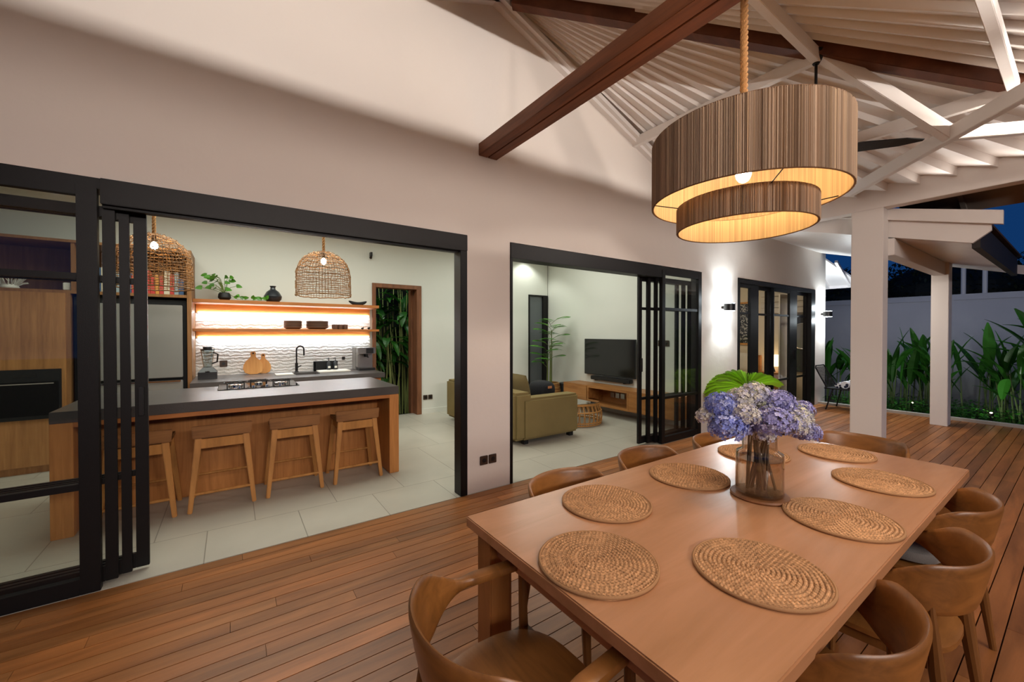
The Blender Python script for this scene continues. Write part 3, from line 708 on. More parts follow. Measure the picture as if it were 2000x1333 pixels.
# ------------------------------------------------------------------ big raffia lamp
LX, LY = 2.05, .975
pl = thing('pendant_lamp', (LX, LY, 3.155), 'large two tier round raffia pendant lamp hanging over the dining table', 'lamp')
def raffia_shade(Rr, z0, z1, seed, n, parent, name):
    rnd = random.Random(seed); m = MB(); cols = []; rads = []
    for i in range(n):
        g = rnd.random(); t = .62+.5*g*(.6+.4*math.sin(i*.09))
        base = (.50, .36, .25) if rnd.random() > .12 else (.66, .47, .30)
        cols.append((base[0]*t, base[1]*t, base[2]*t)); rads.append(Rr+rnd.uniform(-.001, .003)+(.0025 if i % 2 else 0))
    def P(i, j):
        a = 2*math.pi*i/n; z = z0+(z1-z0)*j/3; r = rads[i]; return (LX+r*math.cos(a), LY+r*math.sin(a), z)
    m.grid(P, n, 4, wrapu=True, colf=lambda i, j: cols[i])
    o = m.build(name, raffia, parent)
    m2 = MB(); lc = []
    for i in range(n//2):
        t = .75+.4*rnd.random(); lc.append((.46*t, .34*t, .20*t))
    m2.grid(lambda i, j: (LX+(Rr-.006)*math.cos(4*math.pi*i/n), LY+(Rr-.006)*math.sin(4*math.pi*i/n), z0+(z1-z0)*j), n//2, 2, wrapu=True, colf=lambda i, j: lc[i])
    m2.build('lining', raffia, o)
    e = MB()
    for z in (z0, z1): e.tube([(LX+(Rr-.001)*math.cos(2*math.pi*i/72), LY+(Rr-.001)*math.sin(2*math.pi*i/72), z) for i in range(72)], .0038, 6, closed=True)
    e.build('rim', plain('raffia_rim', '6B4A2C', .8) if 'raffia_rim' not in MATS else MATS['raffia_rim'], o, smooth=True)
    return o
raffia_shade(.417, 2.137, 2.45, 1, 1500, pl, 'outer_shade')
raffia_shade(.297, 2.005, 2.125, 2, 1080, pl, 'inner_shade')
wf = MB()
for k in range(4):
    a = math.pi/4+k*math.pi/2; c_, s_ = math.cos(a), math.sin(a)
    wf.tube([(LX+.03*c_, LY+.03*s_, 2.43), (LX+.415*c_, LY+.415*s_, 2.43)], .003, 6)
    MB().tube([(LX+.294*c_, LY+.294*s_, 2.12), (LX+.413*c_, LY+.413*s_, 2.142)], .0025, 6).build('wire_spoke', black_metal, pl)
wf.tube([(LX+.03*math.cos(i*math.pi/8), LY+.03*math.sin(i*math.pi/8), 2.43) for i in range(16)], .003, 6, closed=True)
wf.build('wire_frame', black_metal, pl)
rp = MB()
for q in range(3):
    rp.tube([(LX+.009*math.cos(z*.9+q*2.094), LY+.009*math.sin(z*.9+q*2.094), 2.43+z*.725/66) for z in range(67)], .0095, 7)
rp.build('rope', rope_mat, pl, smooth=True)
MB().lathe([(0, 0), (.02, 0), (.022, .07), (.012, .11), (0, .11)], (LX, LY, 2.33), 16).build('bulb_socket', black_plastic, pl, smooth=True)
MB().ell((LX, LY, 2.272), .034, .034, .042, 16, 10).build('bulb', bulb_mat, pl, smooth=True)

# ceiling fan
FX, FY = 4.13, 1.37
fn = thing('ceiling_fan', (FX, FY, 3.9), 'black ceiling fan hanging from the roof behind the big raffia lamp', 'fan')
MB().lathe([(0, 0), (.022, 0), (.05, .05), (.06, .10), (.062, .11), (0, .11)], (FX, FY, 3.80), 24).build('canopy', black_metal, fn, smooth=True)
MB().tube([(FX, FY, 3.81), (FX, FY, 3.14)], .011, 10).build('rod', black_metal, fn, smooth=True)
MB().lathe([(0, 0), (.06, 0), (.085, .03), (.085, .08), (.05, .12), (0, .12)], (FX, FY, 3.03), 28).build('motor', black_metal, fn, smooth=True)
for k in range(3):
    a = R(-52+120*k); d = Vector((math.cos(a), math.sin(a), 0)); n_ = Vector((-d.y, d.x, -.12)).normalized(); m = MB()
    L0, L1 = .07, .74; prof = [(0, .03), (.1, .055), (.35, .075), (.8, .055), (1, .012)]
    vs_ = []
    for t, w_ in prof:
        p = Vector((FX, FY, 3.055))+d*(L0+(L1-L0)*t)
        vs_ += [p-n_*w_-Vector((0, 0, .004)), p+n_*w_-Vector((0, 0, .004)), p+n_*w_+Vector((0, 0, .004)), p-n_*w_+Vector((0, 0, .004))]
    fs_ = [(0, 1, 2, 3)]+[(i*4+j, i*4+4+j, i*4+4+(j+1) % 4, i*4+(j+1) % 4) for i in range(4) for j in range(4)]+[(19, 18, 17, 16)]
    m.add(vs_, fs_).build('blade', black_metal, fn)

# wall lights, sockets
for x, lab in ((6.26, 'bright cylindrical up and down wall light between the two right-hand doors'), (10.28, 'bright up and down wall light at the far corner of the house wall')):
    sc = thing('wall_light', (x, YF, 1.89), lab, 'lamp', 'up and down wall lights')
    MB().lathe([(0, -.055), (.075, -.055), (.08, -.05), (.08, .05), (.075, .055), (0, .055)], (x, 3.17, 1.89), 24).box(x-.02, x+.02, 3.24, 3.28, 1.87, 1.91).build('body', black_plastic, sc, smooth=True)
    for s in (-1, 1):
        MB().lathe([(0, 0), (.07, 0), (.07, .006), (0, .006)], (x, 3.17, 1.89+(.0555 if s > 0 else -.0615)), 20).build('lens', cold_emit, sc, smooth=True)
def socket(x, y, z, lab, n=1, axis='y', w=.085, face='-y'):
    t = thing('wall_socket', (x, y, z), lab, 'socket')
    for k in range(n):
        xx = x+(k-(n-1)/2)*(w+.012)
        if axis == 'y': MB().box(xx-w/2, xx+w/2, y-.012, y, z-w/2, z+w/2).build('cover_plate', steel if face == 's' else MATS.get('bronze_plate') or plain('bronze_plate', '4A3A30', .4, metal=.4), t, bevel=.004); MB().lathe([(0, 0), (.02, 0), (.02, .004), (0, .004)], (0, 0, 0), 16)
        if axis == 'y':
            m = MB(); m.add([(xx+.022*math.cos(i*math.pi/8), y-.014, z+.022*math.sin(i*math.pi/8)) for i in range(16)], [tuple(range(16))]); m.box(xx-.014, xx+.014, y-.016, y-.0135, z-.003, z+.003); m.build('socket_insert', black_plastic, t)
        else:
            yy = y+(k-(n-1)/2)*(w+.012)
            MB().box(x-.012, x, yy-w/2, yy+w/2, z-w/2, z+w/2).build('cover_plate', MATS['bronze_plate'], t, bevel=.004); MB().box(x-.015, x-.012, yy-.02, yy+.02, z-.02, z+.02).build('socket_insert', black_plastic, t)
socket(2.0, YF, .29, 'pair of bronze wall sockets low on the pier between the two open doors', 2)
socket(2.98, 7.03, .30, 'pair of small sockets low on the back wall, right of the garden doorway', 2)
socket(-.10, 7.01, 1.06, 'dark socket on the tiles right of the blender', 1, w=.09)
socket(1.50, 7.01, 1.08, 'small dark socket on the tiles left of the coffee machine', 1, w=.05)
socket(5.88, 4.05, 1.32, 'pair of dark switches on the wall right of the television', 2, axis='x', w=.10)
tag(MB().box(1.93, 1.96, 6.95, 7.03, 2.80, 2.86).tube([(1.945, 6.99, 2.80), (1.93, 6.95, 2.76)], .022, 10).build('security_camera', black_plastic), 'small black camera high on the kitchen wall', 'camera')

# ================================================================== KITCHEN
isl = thing('kitchen_island', (.2, 4.78, 0), 'timber kitchen island base with thick end panels behind the stools', 'island')
B(-1.08, -.96, 4.25, 5.31, 0, .84).build('end_panel', island_wood, isl, bevel=.003)
B(1.37, 1.47, 4.25, 5.31, 0, .84).build('end_panel', island_wood, isl, bevel=.003)
B(-.96, 1.37, 4.70, 5.31, 0, .84).build('front_panel', island_wood, isl)
B(-.96, 1.37, 4.25, 4.28, .805, .84).build('edge_strip', shelf_wood, isl)
B(-1.08, 1.47, 4.25, 5.31, .8405, .925).build('worktop', stone_top, bevel=.003, label='thick dark stone worktop on the kitchen island', cat='worktop')
def stool():
    t = thing('bar_stool', (0, 0, 0), 'x', 'stool', 'oak stools at the kitchen island')
    m = MB(); n = 10
    for i in range(n):
        a = (i/n-.5)*2; b = ((i+1)/n-.5)*2
        za = .585+.022*a*a; zb_ = .585+.022*b*b
        m.add([(.20*a, -.14, za), (.20*b, -.14, zb_), (.20*b, .17, zb_-.004), (.20*a, .17, za-.004), (.20*a, -.14, za+.03), (.20*b, -.14, zb_+.03), (.20*b, .17, zb_+.026), (.20*a, .17, za+.026)],
              [(0, 3, 2, 1), (4, 5, 6, 7), (0, 1, 5, 4), (2, 3, 7, 6)]+([(3, 0, 4, 7)] if i == 0 else [])+([(1, 2, 6, 5)] if i == n-1 else []))
    m.build('seat', stool_dark, t)
    MB().prism([(-.205, .612), (.205, .612), (.214, .715), (-.214, .715)], -.185, -.160, 'xz').build('backrest', stool_dark, t, bevel=.006)
    MB().box(-.15, .15, -.165, -.14, .52, .60).box(-.15, .15, .14, .165, .52, .585).bar((-.165, -.14, .55), (-.165, .15, .55), .02, .06).bar((.165, -.14, .55), (.165, .15, .55), .02, .06).build('apron', stool_wood, t, bevel=.002)
    for sx in (-1, 1):
        MB().bar((sx*.225, -.195, 0), (sx*.165, -.152, .61), .032, .036, (0, 1, 0), .05, .034).build('leg', stool_wood, t, bevel=.005)
        MB().bar((sx*.225, .205, 0), (sx*.165, .155, .59), .032, .036, (0, 1, 0), .05, .034).build('leg', stool_wood, t, bevel=.005)
    MB().tube([(-.213, -.187, .15), (.213, -.187, .15)], .012, 10).build('stretcher', stool_wood, t, smooth=True)
    MB().tube([(-.205, .188, .21), (.205, .188, .21)], .012, 10).build('stretcher', stool_wood, t, smooth=True)
    return t
st = stool(); st.location = (-.615, 4.435, 0); st['label'] = 'oak stool at the left end of the island, partly behind the black door frames'
for x, lab in ((-.07, 'oak stool at the island, second from the left, in full view'), (.487, 'oak stool at the island, third from the left'), (1.05, 'oak stool at the right end of the island beside the end panel')):
    dup(st, (x, 4.435, 0), R(random.uniform(-1, 1)), lab)
# hob
hb = thing('gas_hob', (.24, 5.15, .925), 'black glass gas hob set in the island worktop', 'hob')
B(-.12, .60, 4.90, 5.42, .926, .932).build('glass_plate', darkglass, hb, bevel=.003)
for k, (x, y, r) in enumerate(((.03, 5.18, .065), (.24, 5.28, .04), (.45, 5.18, .065))):
    b_ = MB().lathe([(0, 0), (r, 0), (r, .012), (r*.7, .02), (0, .02)], (x, y, .932), 24).build('burner', chrome, hb, smooth=True)
    m = MB()
    for q in range(4):
        a = q*math.pi/2+.785; c_, s_ = math.cos(a), math.sin(a)
        m.bar((x+.03*c_, y+.03*s_, .972), (x+.105*c_, y+.105*s_, .972), .008, .008); m.bar((x+.105*c_, y+.105*s_, .932), (x+.105*c_, y+.105*s_, .975), .008, .008, (1, 0, 0))
    m.tube([(x+.105*math.cos(i*math.pi/8), y+.105*math.sin(i*math.pi/8), .968) for i in range(16)], .004, 6, closed=True)
    m.build('pan_support', black_metal, hb)
for k in range(4):
    MB().lathe([(0, 0), (.018, 0), (.016, .022), (0, .022)], (.06+.12*k, 4.955, .932), 16).build('knob', chrome, hb, smooth=True)
# back counter
bc = thing('base_cabinet', (.75, 6.5, 0), 'orange-brown base cabinet under the sink worktop', 'cabinet')
B(-.41, 1.83, 6.08, 7.02, .08, .83).build('body', shelf_wood, bc)
for k in range(4): B(-.405+.56*k, .145+.56*k, 6.055, 6.08, .10, .815).build('door', shelf_wood, bc, bevel=.002)
B(-.41, 1.83, 6.15, 7.02, 0, .08).build('plinth', black_matte, bc)
wt = thing('sink_worktop', (.75, 6.5, .83), 'dark stone worktop with the sink along the tiled wall', 'worktop')
MB().box(-.41, .74, 6.04, 7.025, .831, .90).box(1.05, 1.88, 6.04, 7.025, .831, .90).box(.74, 1.05, 6.04, 6.38, .831, .90).box(.74, 1.05, 6.78, 7.025, .831, .90).build('slab', stone_top, wt)
MB().box(.74, 1.05, 6.38, 6.78, .831, .84).build('sink_basin', black_matte, wt)
S('trim_backsplash', B(-.41, 1.93, 7.012, 7.03, .90, 1.885), splash, 'white wavy relief tiles behind the kitchen shelves')
fc = thing('kitchen_tap', (.80, 6.86, .90), 'black swan-neck kitchen tap behind the sink', 'tap')
MB().lathe([(0, 0), (.03, 0), (.028, .012), (.02, .02), (.02, .14), (0, .14)], (.80, 6.86, .90), 20).build('base', black_metal, fc, smooth=True)
MB().tube([(.80, 6.86, 1.0), (.80, 6.86, 1.24)]+[(.80+.05-.05*math.cos(a), 6.86-.05*math.sin(a)*.3, 1.24+.055*math.sin(a)) for a in [i*math.pi/8 for i in range(1, 9)]]+[(.90, 6.86, 1.15)], .011, 10).build('spout', black_metal, fc, smooth=True)
MB().tube([(.80, 6.86, .97), (.86, 6.83, 1.0)], .007, 8).build('lever', black_metal, fc, smooth=True)
tag(B(.50, .72, 6.45, 6.72, .901, .912).build('drying_mat', white_ceramic, bevel=.003), 'small pale drying tray on the worktop left of the sink', 'tray')
tr = MB().box(1.06, 1.50, 6.50, 6.80, .901, .922).build('draining_board', white_ceramic, bevel=.006); tag(tr, 'white draining board on the worktop in front of the black rack', 'tray')
rk_ = MB().box(1.04, 1.38, 6.84, 6.87, .901, 1.05).box(1.04, 1.38, 6.92, 6.94, .901, 1.05).box(1.04, 1.06, 6.84, 6.94, .901, 1.05).box(1.36, 1.38, 6.84, 6.94, .901, 1.05).box(1.04, 1.38, 6.84, 6.94, .901, .91).build('caddy', black_matte, bevel=.004)
tag(rk_, 'black sink caddy box against the tiles', 'caddy')
for x, lab in ((1.235, 'dark pump bottle at the sink caddy, left one'), (1.33, 'dark pump bottle at the sink caddy, right one')):
    t = thing('soap_bottle', (x, 6.77, .9225), lab, 'bottle', 'pump bottles by the sink')
    MB().lathe([(0, 0), (.03, 0), (.032, .01), (.032, .10), (.015, .125), (.012, .14), (0, .14)], (x, 6.77, .9225), 18).build('body', dark_ceramic, t, smooth=True)
    MB().tube([(x, 6.77, 1.06), (x, 6.77, 1.11)], .006, 8).tube([(x, 6.77, 1.105), (x-.03, 6.75, 1.095)], .006, 8).build('pump', black_plastic, t, smooth=True)
    MB().box(x-.018, x+.018, 6.735, 6.739, .95, .98).build('paper_label', white_ceramic, t)
cm = thing('coffee_machine', (1.75, 6.75, .90), 'steel espresso machine at the right end of the tiled worktop', 'coffee machine')
MB().box(1.63, 1.90, 6.76, 6.98, .901, 1.26).box(1.63, 1.90, 6.58, 6.76, 1.16, 1.26).box(1.63, 1.66, 6.60, 6.76, .95, 1.16).build('body', steel, cm, bevel=.008)
B(1.64, 1.89, 6.56, 6.76, .901, .935).build('drip_tray', black_plastic, cm, bevel=.004)
B(1.75, 1.86, 6.565, 6.58, 1.17, 1.25).build('control_panel', black_plastic, cm)
MB().lathe([(0, 0), (.03, 0), (.03, .05), (0, .05)], (1.77, 6.66, 1.11), 16).tube([(1.77, 6.66, 1.12), (1.77, 6.54, 1.11)], .01, 8).build('portafilter', black_plastic, cm, smooth=True)
bl = thing('blender', (-.26, 6.55, .90), 'black blender with a clear jug at the left end of the worktop', 'blender')
MB().box(-.36, -.16, 6.46, 6.64, .901, .99).add([(-.36, 6.46, .99), (-.16, 6.46, .99), (-.16, 6.64, .99), (-.36, 6.64, .99), (-.31, 6.50, 1.05), (-.21, 6.50, 1.05), (-.21, 6.60, 1.05), (-.31, 6.60, 1.05)], [(0, 1, 5, 4), (1, 2, 6, 5), (2, 3, 7, 6), (3, 0, 4, 7), (4, 5, 6, 7)]).build('motor_base', black_plastic, bl)
MB().lathe([(0, 0), (.025, 0), (.025, .008), (0, .008)], (-.26, 6.455, 1.0), 16).build('dial', chrome, bl)
MB().lathe([(.045, 0), (.05, .02), (.075, .22), (.072, .22), (.047, .02), (.042, .0)], (-.26, 6.55, 1.05), 24).build('jug', glass('jug_glass', (.82, .86, .86, 1), 4), bl, smooth=True)
MB().lathe([(0, 0), (.077, 0), (.077, .015), (.05, .02), (.05, .045), (0, .045)], (-.26, 6.55, 1.27), 24).build('lid', black_plastic, bl, smooth=True)
MB().tube([(-.20, 6.50, 1.24), (-.15, 6.47, 1.22), (-.16, 6.47, 1.12), (-.21, 6.51, 1.10)], .009, 8).build('handle', black_plastic, bl, smooth=True)
def cboard(cx, y, z, w, h, lab, tilt):
    t = thing('chopping_board', (cx, y, z), lab, 'chopping board', 'chopping boards leaning on the tiles')
    half = [(.18, 0), (.40, .07), (.50, .25), (.47, .42), (.36, .58), (.21, .69), (.13, .76), (.12, .84), (.14, .93), (.07, 1.0)]
    poly = [(px*w, pz*h) for px, pz in half]+[(-px*w, pz*h) for px, pz in reversed(half)]
    o = MB().prism([(cx+a, z+b) for a, b in poly], y-.01, y+.01, 'xz').build('board', board_wood, t, bevel=.003)
    m = MB(); m.add([(cx+.012*math.cos(i*math.pi/6), y-.0115, z+h*.92+.012*math.sin(i*math.pi/6)) for i in range(12)], [tuple(range(12))]); m.build('hanging_hole', black_matte, t)
    t.rotation_euler = (-tilt, 0, 0)
cboard(.25, 6.86, .901, .25, .33, 'rounded wooden chopping board leaning on the tiles, the front one', R(12))
cboard(.375, 6.92, .901, .20, .29, 'wooden chopping board peeking out behind the front one', R(8))
# shelves
for z, zt, lab, x1 in ((1.89, 1.935, 'upper wooden wall shelf with a light strip below and plants on top', 1.95), (1.515, 1.55, 'lower wooden wall shelf carrying bowls and cups', 1.95)):
    t = thing('wall_shelf', (.75, 6.8, z), lab, 'shelf', 'lit shelves over the worktop')
    B(-.41, x1, 6.56, 7.03 if x1 < 1.96 else 7.0, z, zt).build('board', shelf_wood, t, bevel=.002)
    B(-.405, 1.92, 6.99, 7.011, z-(.115 if z > 1.8 else .085), z-.0005).build('bounce_board', bounce_wood, t)  # added board whose orange stands for light bounced under the shelf
    zr_ = z-(.115 if z > 1.8 else .085)
    B(-.38, 1.90, 6.978, 6.99, zr_, zr_+.008).build('light_strip', led_mat, t)
def bowls(x, n, r, lab0, z=1.551, y=6.74):
    for k in range(n):
        c0 = (.9, .8, .75) if k % 2 else (1.15, 1.0, .9)
        hb_ = .055; zz = z+k*.021
        o = MB().lathe([(0, .0), (r*.72, 0), (r*.97, .022), (r, .038), (r-.004, .04), (r*.92, .026), (r*.68, .007), (0, .007)], (x, y, zz), 28, col=c0).build('bowl', terracotta, smooth=True)
        tag(o, lab0 % ('lowest', 'second from the bottom', 'middle', 'second from the top', 'topmost')[k], 'bowl', 'stoneware bowls on the lower shelf')
bowls(.741, 5, .12, 'brown stoneware bowl, %s of the small left stack')
bowls(1.07, 5, .155, 'brown stoneware bowl, %s of the wide right stack')
for k, (x, y) in enumerate(((1.32, 6.70), (1.395, 6.70), (1.47, 6.70), (1.32, 6.80), (1.395, 6.80), (1.47, 6.80))):
    o = MB().lathe([(0, 0), (.026, 0), (.033, .02), (.034, .075), (.031, .075), (.030, .02), (0, .008)], (x, y, 1.551), 20, col=(1, .85, .8)).build('cup', terracotta, smooth=True)
    tag(o, '%s brown cup of the %s row on the lower shelf' % (('left', 'middle', 'right')[k % 3], 'front' if k < 3 else 'back'), 'cup', 'brown cups on the lower shelf')
for k, (x, lab) in enumerate(((1.72, 'tiny dark pinch pot near the right end of the lower shelf'), (1.82, 'tiny dark figurine at the right end of the lower shelf'))):
    tag(MB().ell((x, 6.68, 1.551+.014+.004*k), .022, .018, .014+.004*k, 14, 8).tube([(x, 6.68, 1.565), (x+.018, 6.68, 1.59)], .006, 6).build('ornament', black_matte, smooth=True), lab, 'ornament')
tag(MB().lathe([(0, 0), (.07, 0), (.108, .045), (.115, .085), (.08, .15), (.036, .185), (.030, .21), (.042, .235), (.034, .235), (.022, .21), (0, .19)], (.49, 6.76, 1.936), 30).build('ceramic_vase', dark_ceramic, smooth=True), 'round dark ceramic vase with a short neck on the upper shelf', 'vase')
m = MB(); m.tube([(1.66+.14*t, 6.72, 1.966-.008+.045*t*t) for t in [q/8-1 for q in range(17)]], [.004+.026*(1-(q/8-1)**2)**.5 for q in range(17)], 10)
tag(m.build('boat_dish', black_matte, smooth=True), 'dark boat shaped wooden dish at the right end of the upper shelf', 'dish')
pt = thing('trailing_plant', (.1, 6.78, 1.936), 'trailing potted plant with heart shaped leaves at the left of the upper shelf', 'plant')
MB().lathe([(0, 0), (.045, 0), (.075, .04), (.07, .09), (.055, .11), (0, .10)], (-.08, 6.78, 1.936), 20).build('pot', basket_weave, pt, smooth=True)
rnd = random.Random(4); lm = MB(); sm_ = MB()
def heart(p, d, s, c): lm.leaf(p, d, (-.3, -1, .35), s*1.25, s*1.1, .6, 5, .2, c, prof=lambda t: max(.02, (math.sin(math.pi*min(1, t*.8+.2))**.6)*(1-t*.3)))
for k in range(26):
    a = rnd.uniform(0, 6.28); hh = rnd.uniform(.05, .26); rr = rnd.uniform(.02, .13)*(1.2-hh); p = Vector((-.12+1.4*rr*math.cos(a)-hh*.15, 6.76+rr*.6*math.sin(a), 2.03+hh)); g = rnd.uniform(.6, 1.3)
    sm_.tube([(-.08, 6.78, 2.03), ((-.08+p.x)/2, 6.78, p.z-.02), p], .003, 5); heart(p, (math.cos(a), math.sin(a)-.4, .2), rnd.uniform(.05, .075), (g, g, g*.8))
vine = [(-.03, 6.75, 2.03), (.06, 6.70, 1.96), (.14, 6.68, 1.95), (.24, 6.63, 1.945), (.33, 6.62, 1.945), (.40, 6.62, 1.95)]
sm_.tube(vine, .003, 5)
for p in vine[1:]:
    for q in range(3): g = rnd.uniform(.6, 1.3); heart(Vector(p)+Vector((0, 0, .02)), (rnd.uniform(-1, 1), rnd.uniform(-1, .2), .5), .05, (g, g, g*.8))
lm.build('leaves', leaf_mid, pt); sm_.build('stems', stem_mat, pt)
# tall cabinet with fridge and oven
tc_ = thing('tall_cabinet', (-1.8, 6.7, 0), 'floor to head-high timber cabinet wall around the fridge with an open niche on top', 'cabinet')
m = MB(); m.box(-.455, -.412, 6.4, 7.02, 0, 2.52); m.box(-3.2, -.455, 6.4, 7.02, 2.49, 2.52); m.box(-3.2, -.455, 6.41, 7.02, 1.93, 1.965); m.box(-1.45, -1.42, 6.41, 7.02, 1.965, 2.49); m.box(-3.2, -.455, 6.99, 7.02, 1.965, 2.49); m.box(-1.49, -1.455, 6.4, 7.02, 0, 1.93)
m.build('carcass', wood('cabinet_inner', '94683E', '785028', 2, 6, .5), tc_)
B(-2.35, -1.49, 6.38, 6.41, .08, 1.93).build('door', cab_wood, tc_, bevel=.002)
B(-3.2, -2.355, 6.38, 6.41, .08, 1.93).build('door', cab_wood, tc_, bevel=.002)
B(-3.2, -1.49, 6.43, 7.0, 0, .08).build('plinth', cab_wood, tc_)
fr = thing('fridge', (-.95, 6.7, 0), 'wide grey steel fridge between the cabinet panels', 'fridge')
B(-1.44, -.465, 6.46, 6.98, .02, 1.90).build('body', black_matte, fr)
B(-1.40, -.50, 6.40, 6.46, .95, 1.835).build('door', fridge_steel, fr, bevel=.006)
B(-1.40, -.50, 6.40, 6.46, .06, .915).build('drawer', fridge_steel, fr, bevel=.006)
B(-1.38, -.52, 6.385, 6.40, .90, .915).build('handle', chrome, fr)
ov = thing('built_in_oven', (-1.7, 6.4, .84), 'black built-in oven in the tall cabinet at the far left', 'oven')
B(-2.05, -1.52, 6.36, 6.382, .58, 1.11).build('frame', black_plastic, ov, bevel=.003)
B(-2.03, -1.54, 6.352, 6.361, .62, .98).build('door_glass', darkglass, ov)
B(-2.0, -1.57, 6.34, 6.352, .955, .965).build('handle', chrome, ov)
B(-1.86, -1.70, 6.354, 6.361, 1.03, 1.06).build('display', screen, ov)
rnd = random.Random(9); x = -1.37; k = 0
pos_w = ['leftmost', 'second', 'third', 'fourth', 'fifth', 'sixth', 'seventh', 'eighth', 'ninth', 'tenth', 'eleventh', 'twelfth', 'thirteenth', 'fourteenth', 'fifteenth', 'sixteenth', 'seventeenth', 'eighteenth']
bcols = [('C9C0A8', 'cream'), ('3F5F86', 'blue'), ('8FA0A5', 'grey blue'), ('B83A32', 'red'), ('D8D2C2', 'off-white'), ('C4455A', 'pink red'), ('2E4A3E', 'dark green'), ('C98A3A', 'ochre')]
bm_ = {c: plain('book_cover_'+n.replace(' ', '_').replace('-', '_'), c, .6) for c, n in bcols}
page = plain('book_pages', 'D9CFB8', .9)
while x < -.50 and k < 18:
    w_ = rnd.uniform(.035, .058); h_ = rnd.uniform(.20, .29); ci = (3 if 9 < k < 14 and rnd.random() < .8 else rnd.randrange(8)); c, nm = bcols[ci]
    t = thing('book', (x+w_/2, 6.6, 1.966), '%s book from the left in the cabinet niche above the fridge, %s spine' % (pos_w[k], nm), 'book', 'books above the fridge')
    B(x, x+w_, 6.50, 6.66, 1.966, 1.966+h_).build('cover', bm_[c], t, bevel=.002); B(x+.004, x+w_-.004, 6.505, 6.662, 1.97, 1.9675+h_).build('pages', page, t)
    x += w_+.0025; k += 1
cb = MB(); rnd = random.Random(2)
cb.lathe([(0, 0), (.07, 0), (.075, .02), (.06, .05), (0, .05)], (-1.95, 6.6, 1.966), 20)
for k in range(34):
    a = rnd.uniform(0, 6.28); b = rnd.uniform(.25, 1.25); p0 = Vector((-1.95+.05*math.cos(a), 6.6+.05*math.sin(a), 2.0)); L = rnd.uniform(.10, .18)
    q = p0+Vector((math.cos(a)*math.sin(b), math.sin(a)*math.sin(b)*.6, math.cos(b)))*L; cb.tube([p0, p0.lerp(q, .5)+Vector((rnd.uniform(-.01, .01), 0, .01)), q], [.007, .006, .004], 6)
tag(cb.build('coral_bowl', white_ceramic, smooth=True), 'white branching coral shaped bowl in the cabinet niche at the left', 'bowl')
tag(B(-1.52, -1.46, 6.44, 6.50, 1.9655, 2.05).build('candle_holder', white_ceramic, bevel=.006), 'small pale candle holder in the niche beside the divider', 'candle holder')

# basket pendants
def basket_lamp(x, y, zt, zb, r, lab, seed):
    rnd = random.Random(seed)
    t = thing('basket_pendant', (x, y, 3.2), lab, 'lamp', 'woven dome pendants over the island')
    H_ = zt-zb
    def prof(u):   # u 0 top .. 1 bottom
        a = min(1, u/.60); rr = r*math.sin(a*math.pi/2)**.92*(1+.0*u) if u < .6 else r*(1+.03*(u-.6))
        z = zt-(.56*H_*(1-math.cos(a*math.pi/2)) if u < .6 else .56*H_+(u-.6)/.4*.44*H_)
        return max(rr, .012), z
    m = MB(); nm = 56; nr = 22; jit = [[rnd.gauss(0, 1) for _ in range(nr+1)] for _ in range(nm)]
    def P(k, j, tw=0):
        u = j/nr; rr, z = prof(u); a = 2*math.pi*(k+.16*jit[k % nm][j]*(.4+.9*(1-u)))/nm
        return Vector((x+(rr+.003*jit[(k+7) % nm][j])*math.cos(a), y+(rr+.003*jit[(k+5) % nm][j])*math.sin(a), z+.0035*jit[(k+3) % nm][j]))
    for k in range(nm):
        g = rnd.uniform(.55, 1.15); m.tube([P(k, j) for j in range(0 if k % 2 else 3, nr+1)], .0024, 4, col=(g, g*.92, g*.8))
    for j in range(1, nr+1):
        g = rnd.uniform(.55, 1.15); m.tube([P(k, j) for k in range(nm)], .0028 if j < nr else .006, 4, closed=True, col=(g, g*.92, g*.8))
        if j < 14 and j % 2: m.tube([P(k, j)+Vector((0, 0, .012*math.sin(k*1.3))) for k in range(nm)], .0026, 4, closed=True, col=(g*.8, g*.7, g*.6))
    m.build('shade', basket_weave, t)
    rp = MB()
    for q in range(3): rp.tube([(x+.008*math.cos(i*.8+q*2.094), y+.008*math.sin(i*.8+q*2.094), zt+(3.2-zt)*i/70) for i in range(71)], .008, 6)
    rp.build('rope', rope_mat, t, smooth=True)
    MB().lathe([(0, 0), (.018, 0), (.02, .06), (0, .06)], (x, y, zt-.065), 14).build('bulb_socket', black_plastic, t, smooth=True)
    MB().ell((x, y, zt-.10), .028, .028, .034, 16, 10).build('bulb', bulb_small, t, smooth=True)
basket_lamp(.825, 4.78, 2.375, 1.90, .27, 'woven dome pendant lamp over the right part of the island', 1)
basket_lamp(-.565, 4.78, 2.375, 1.90, .27, 'woven dome pendant lamp over the island beside the black door stiles, books behind it', 2)

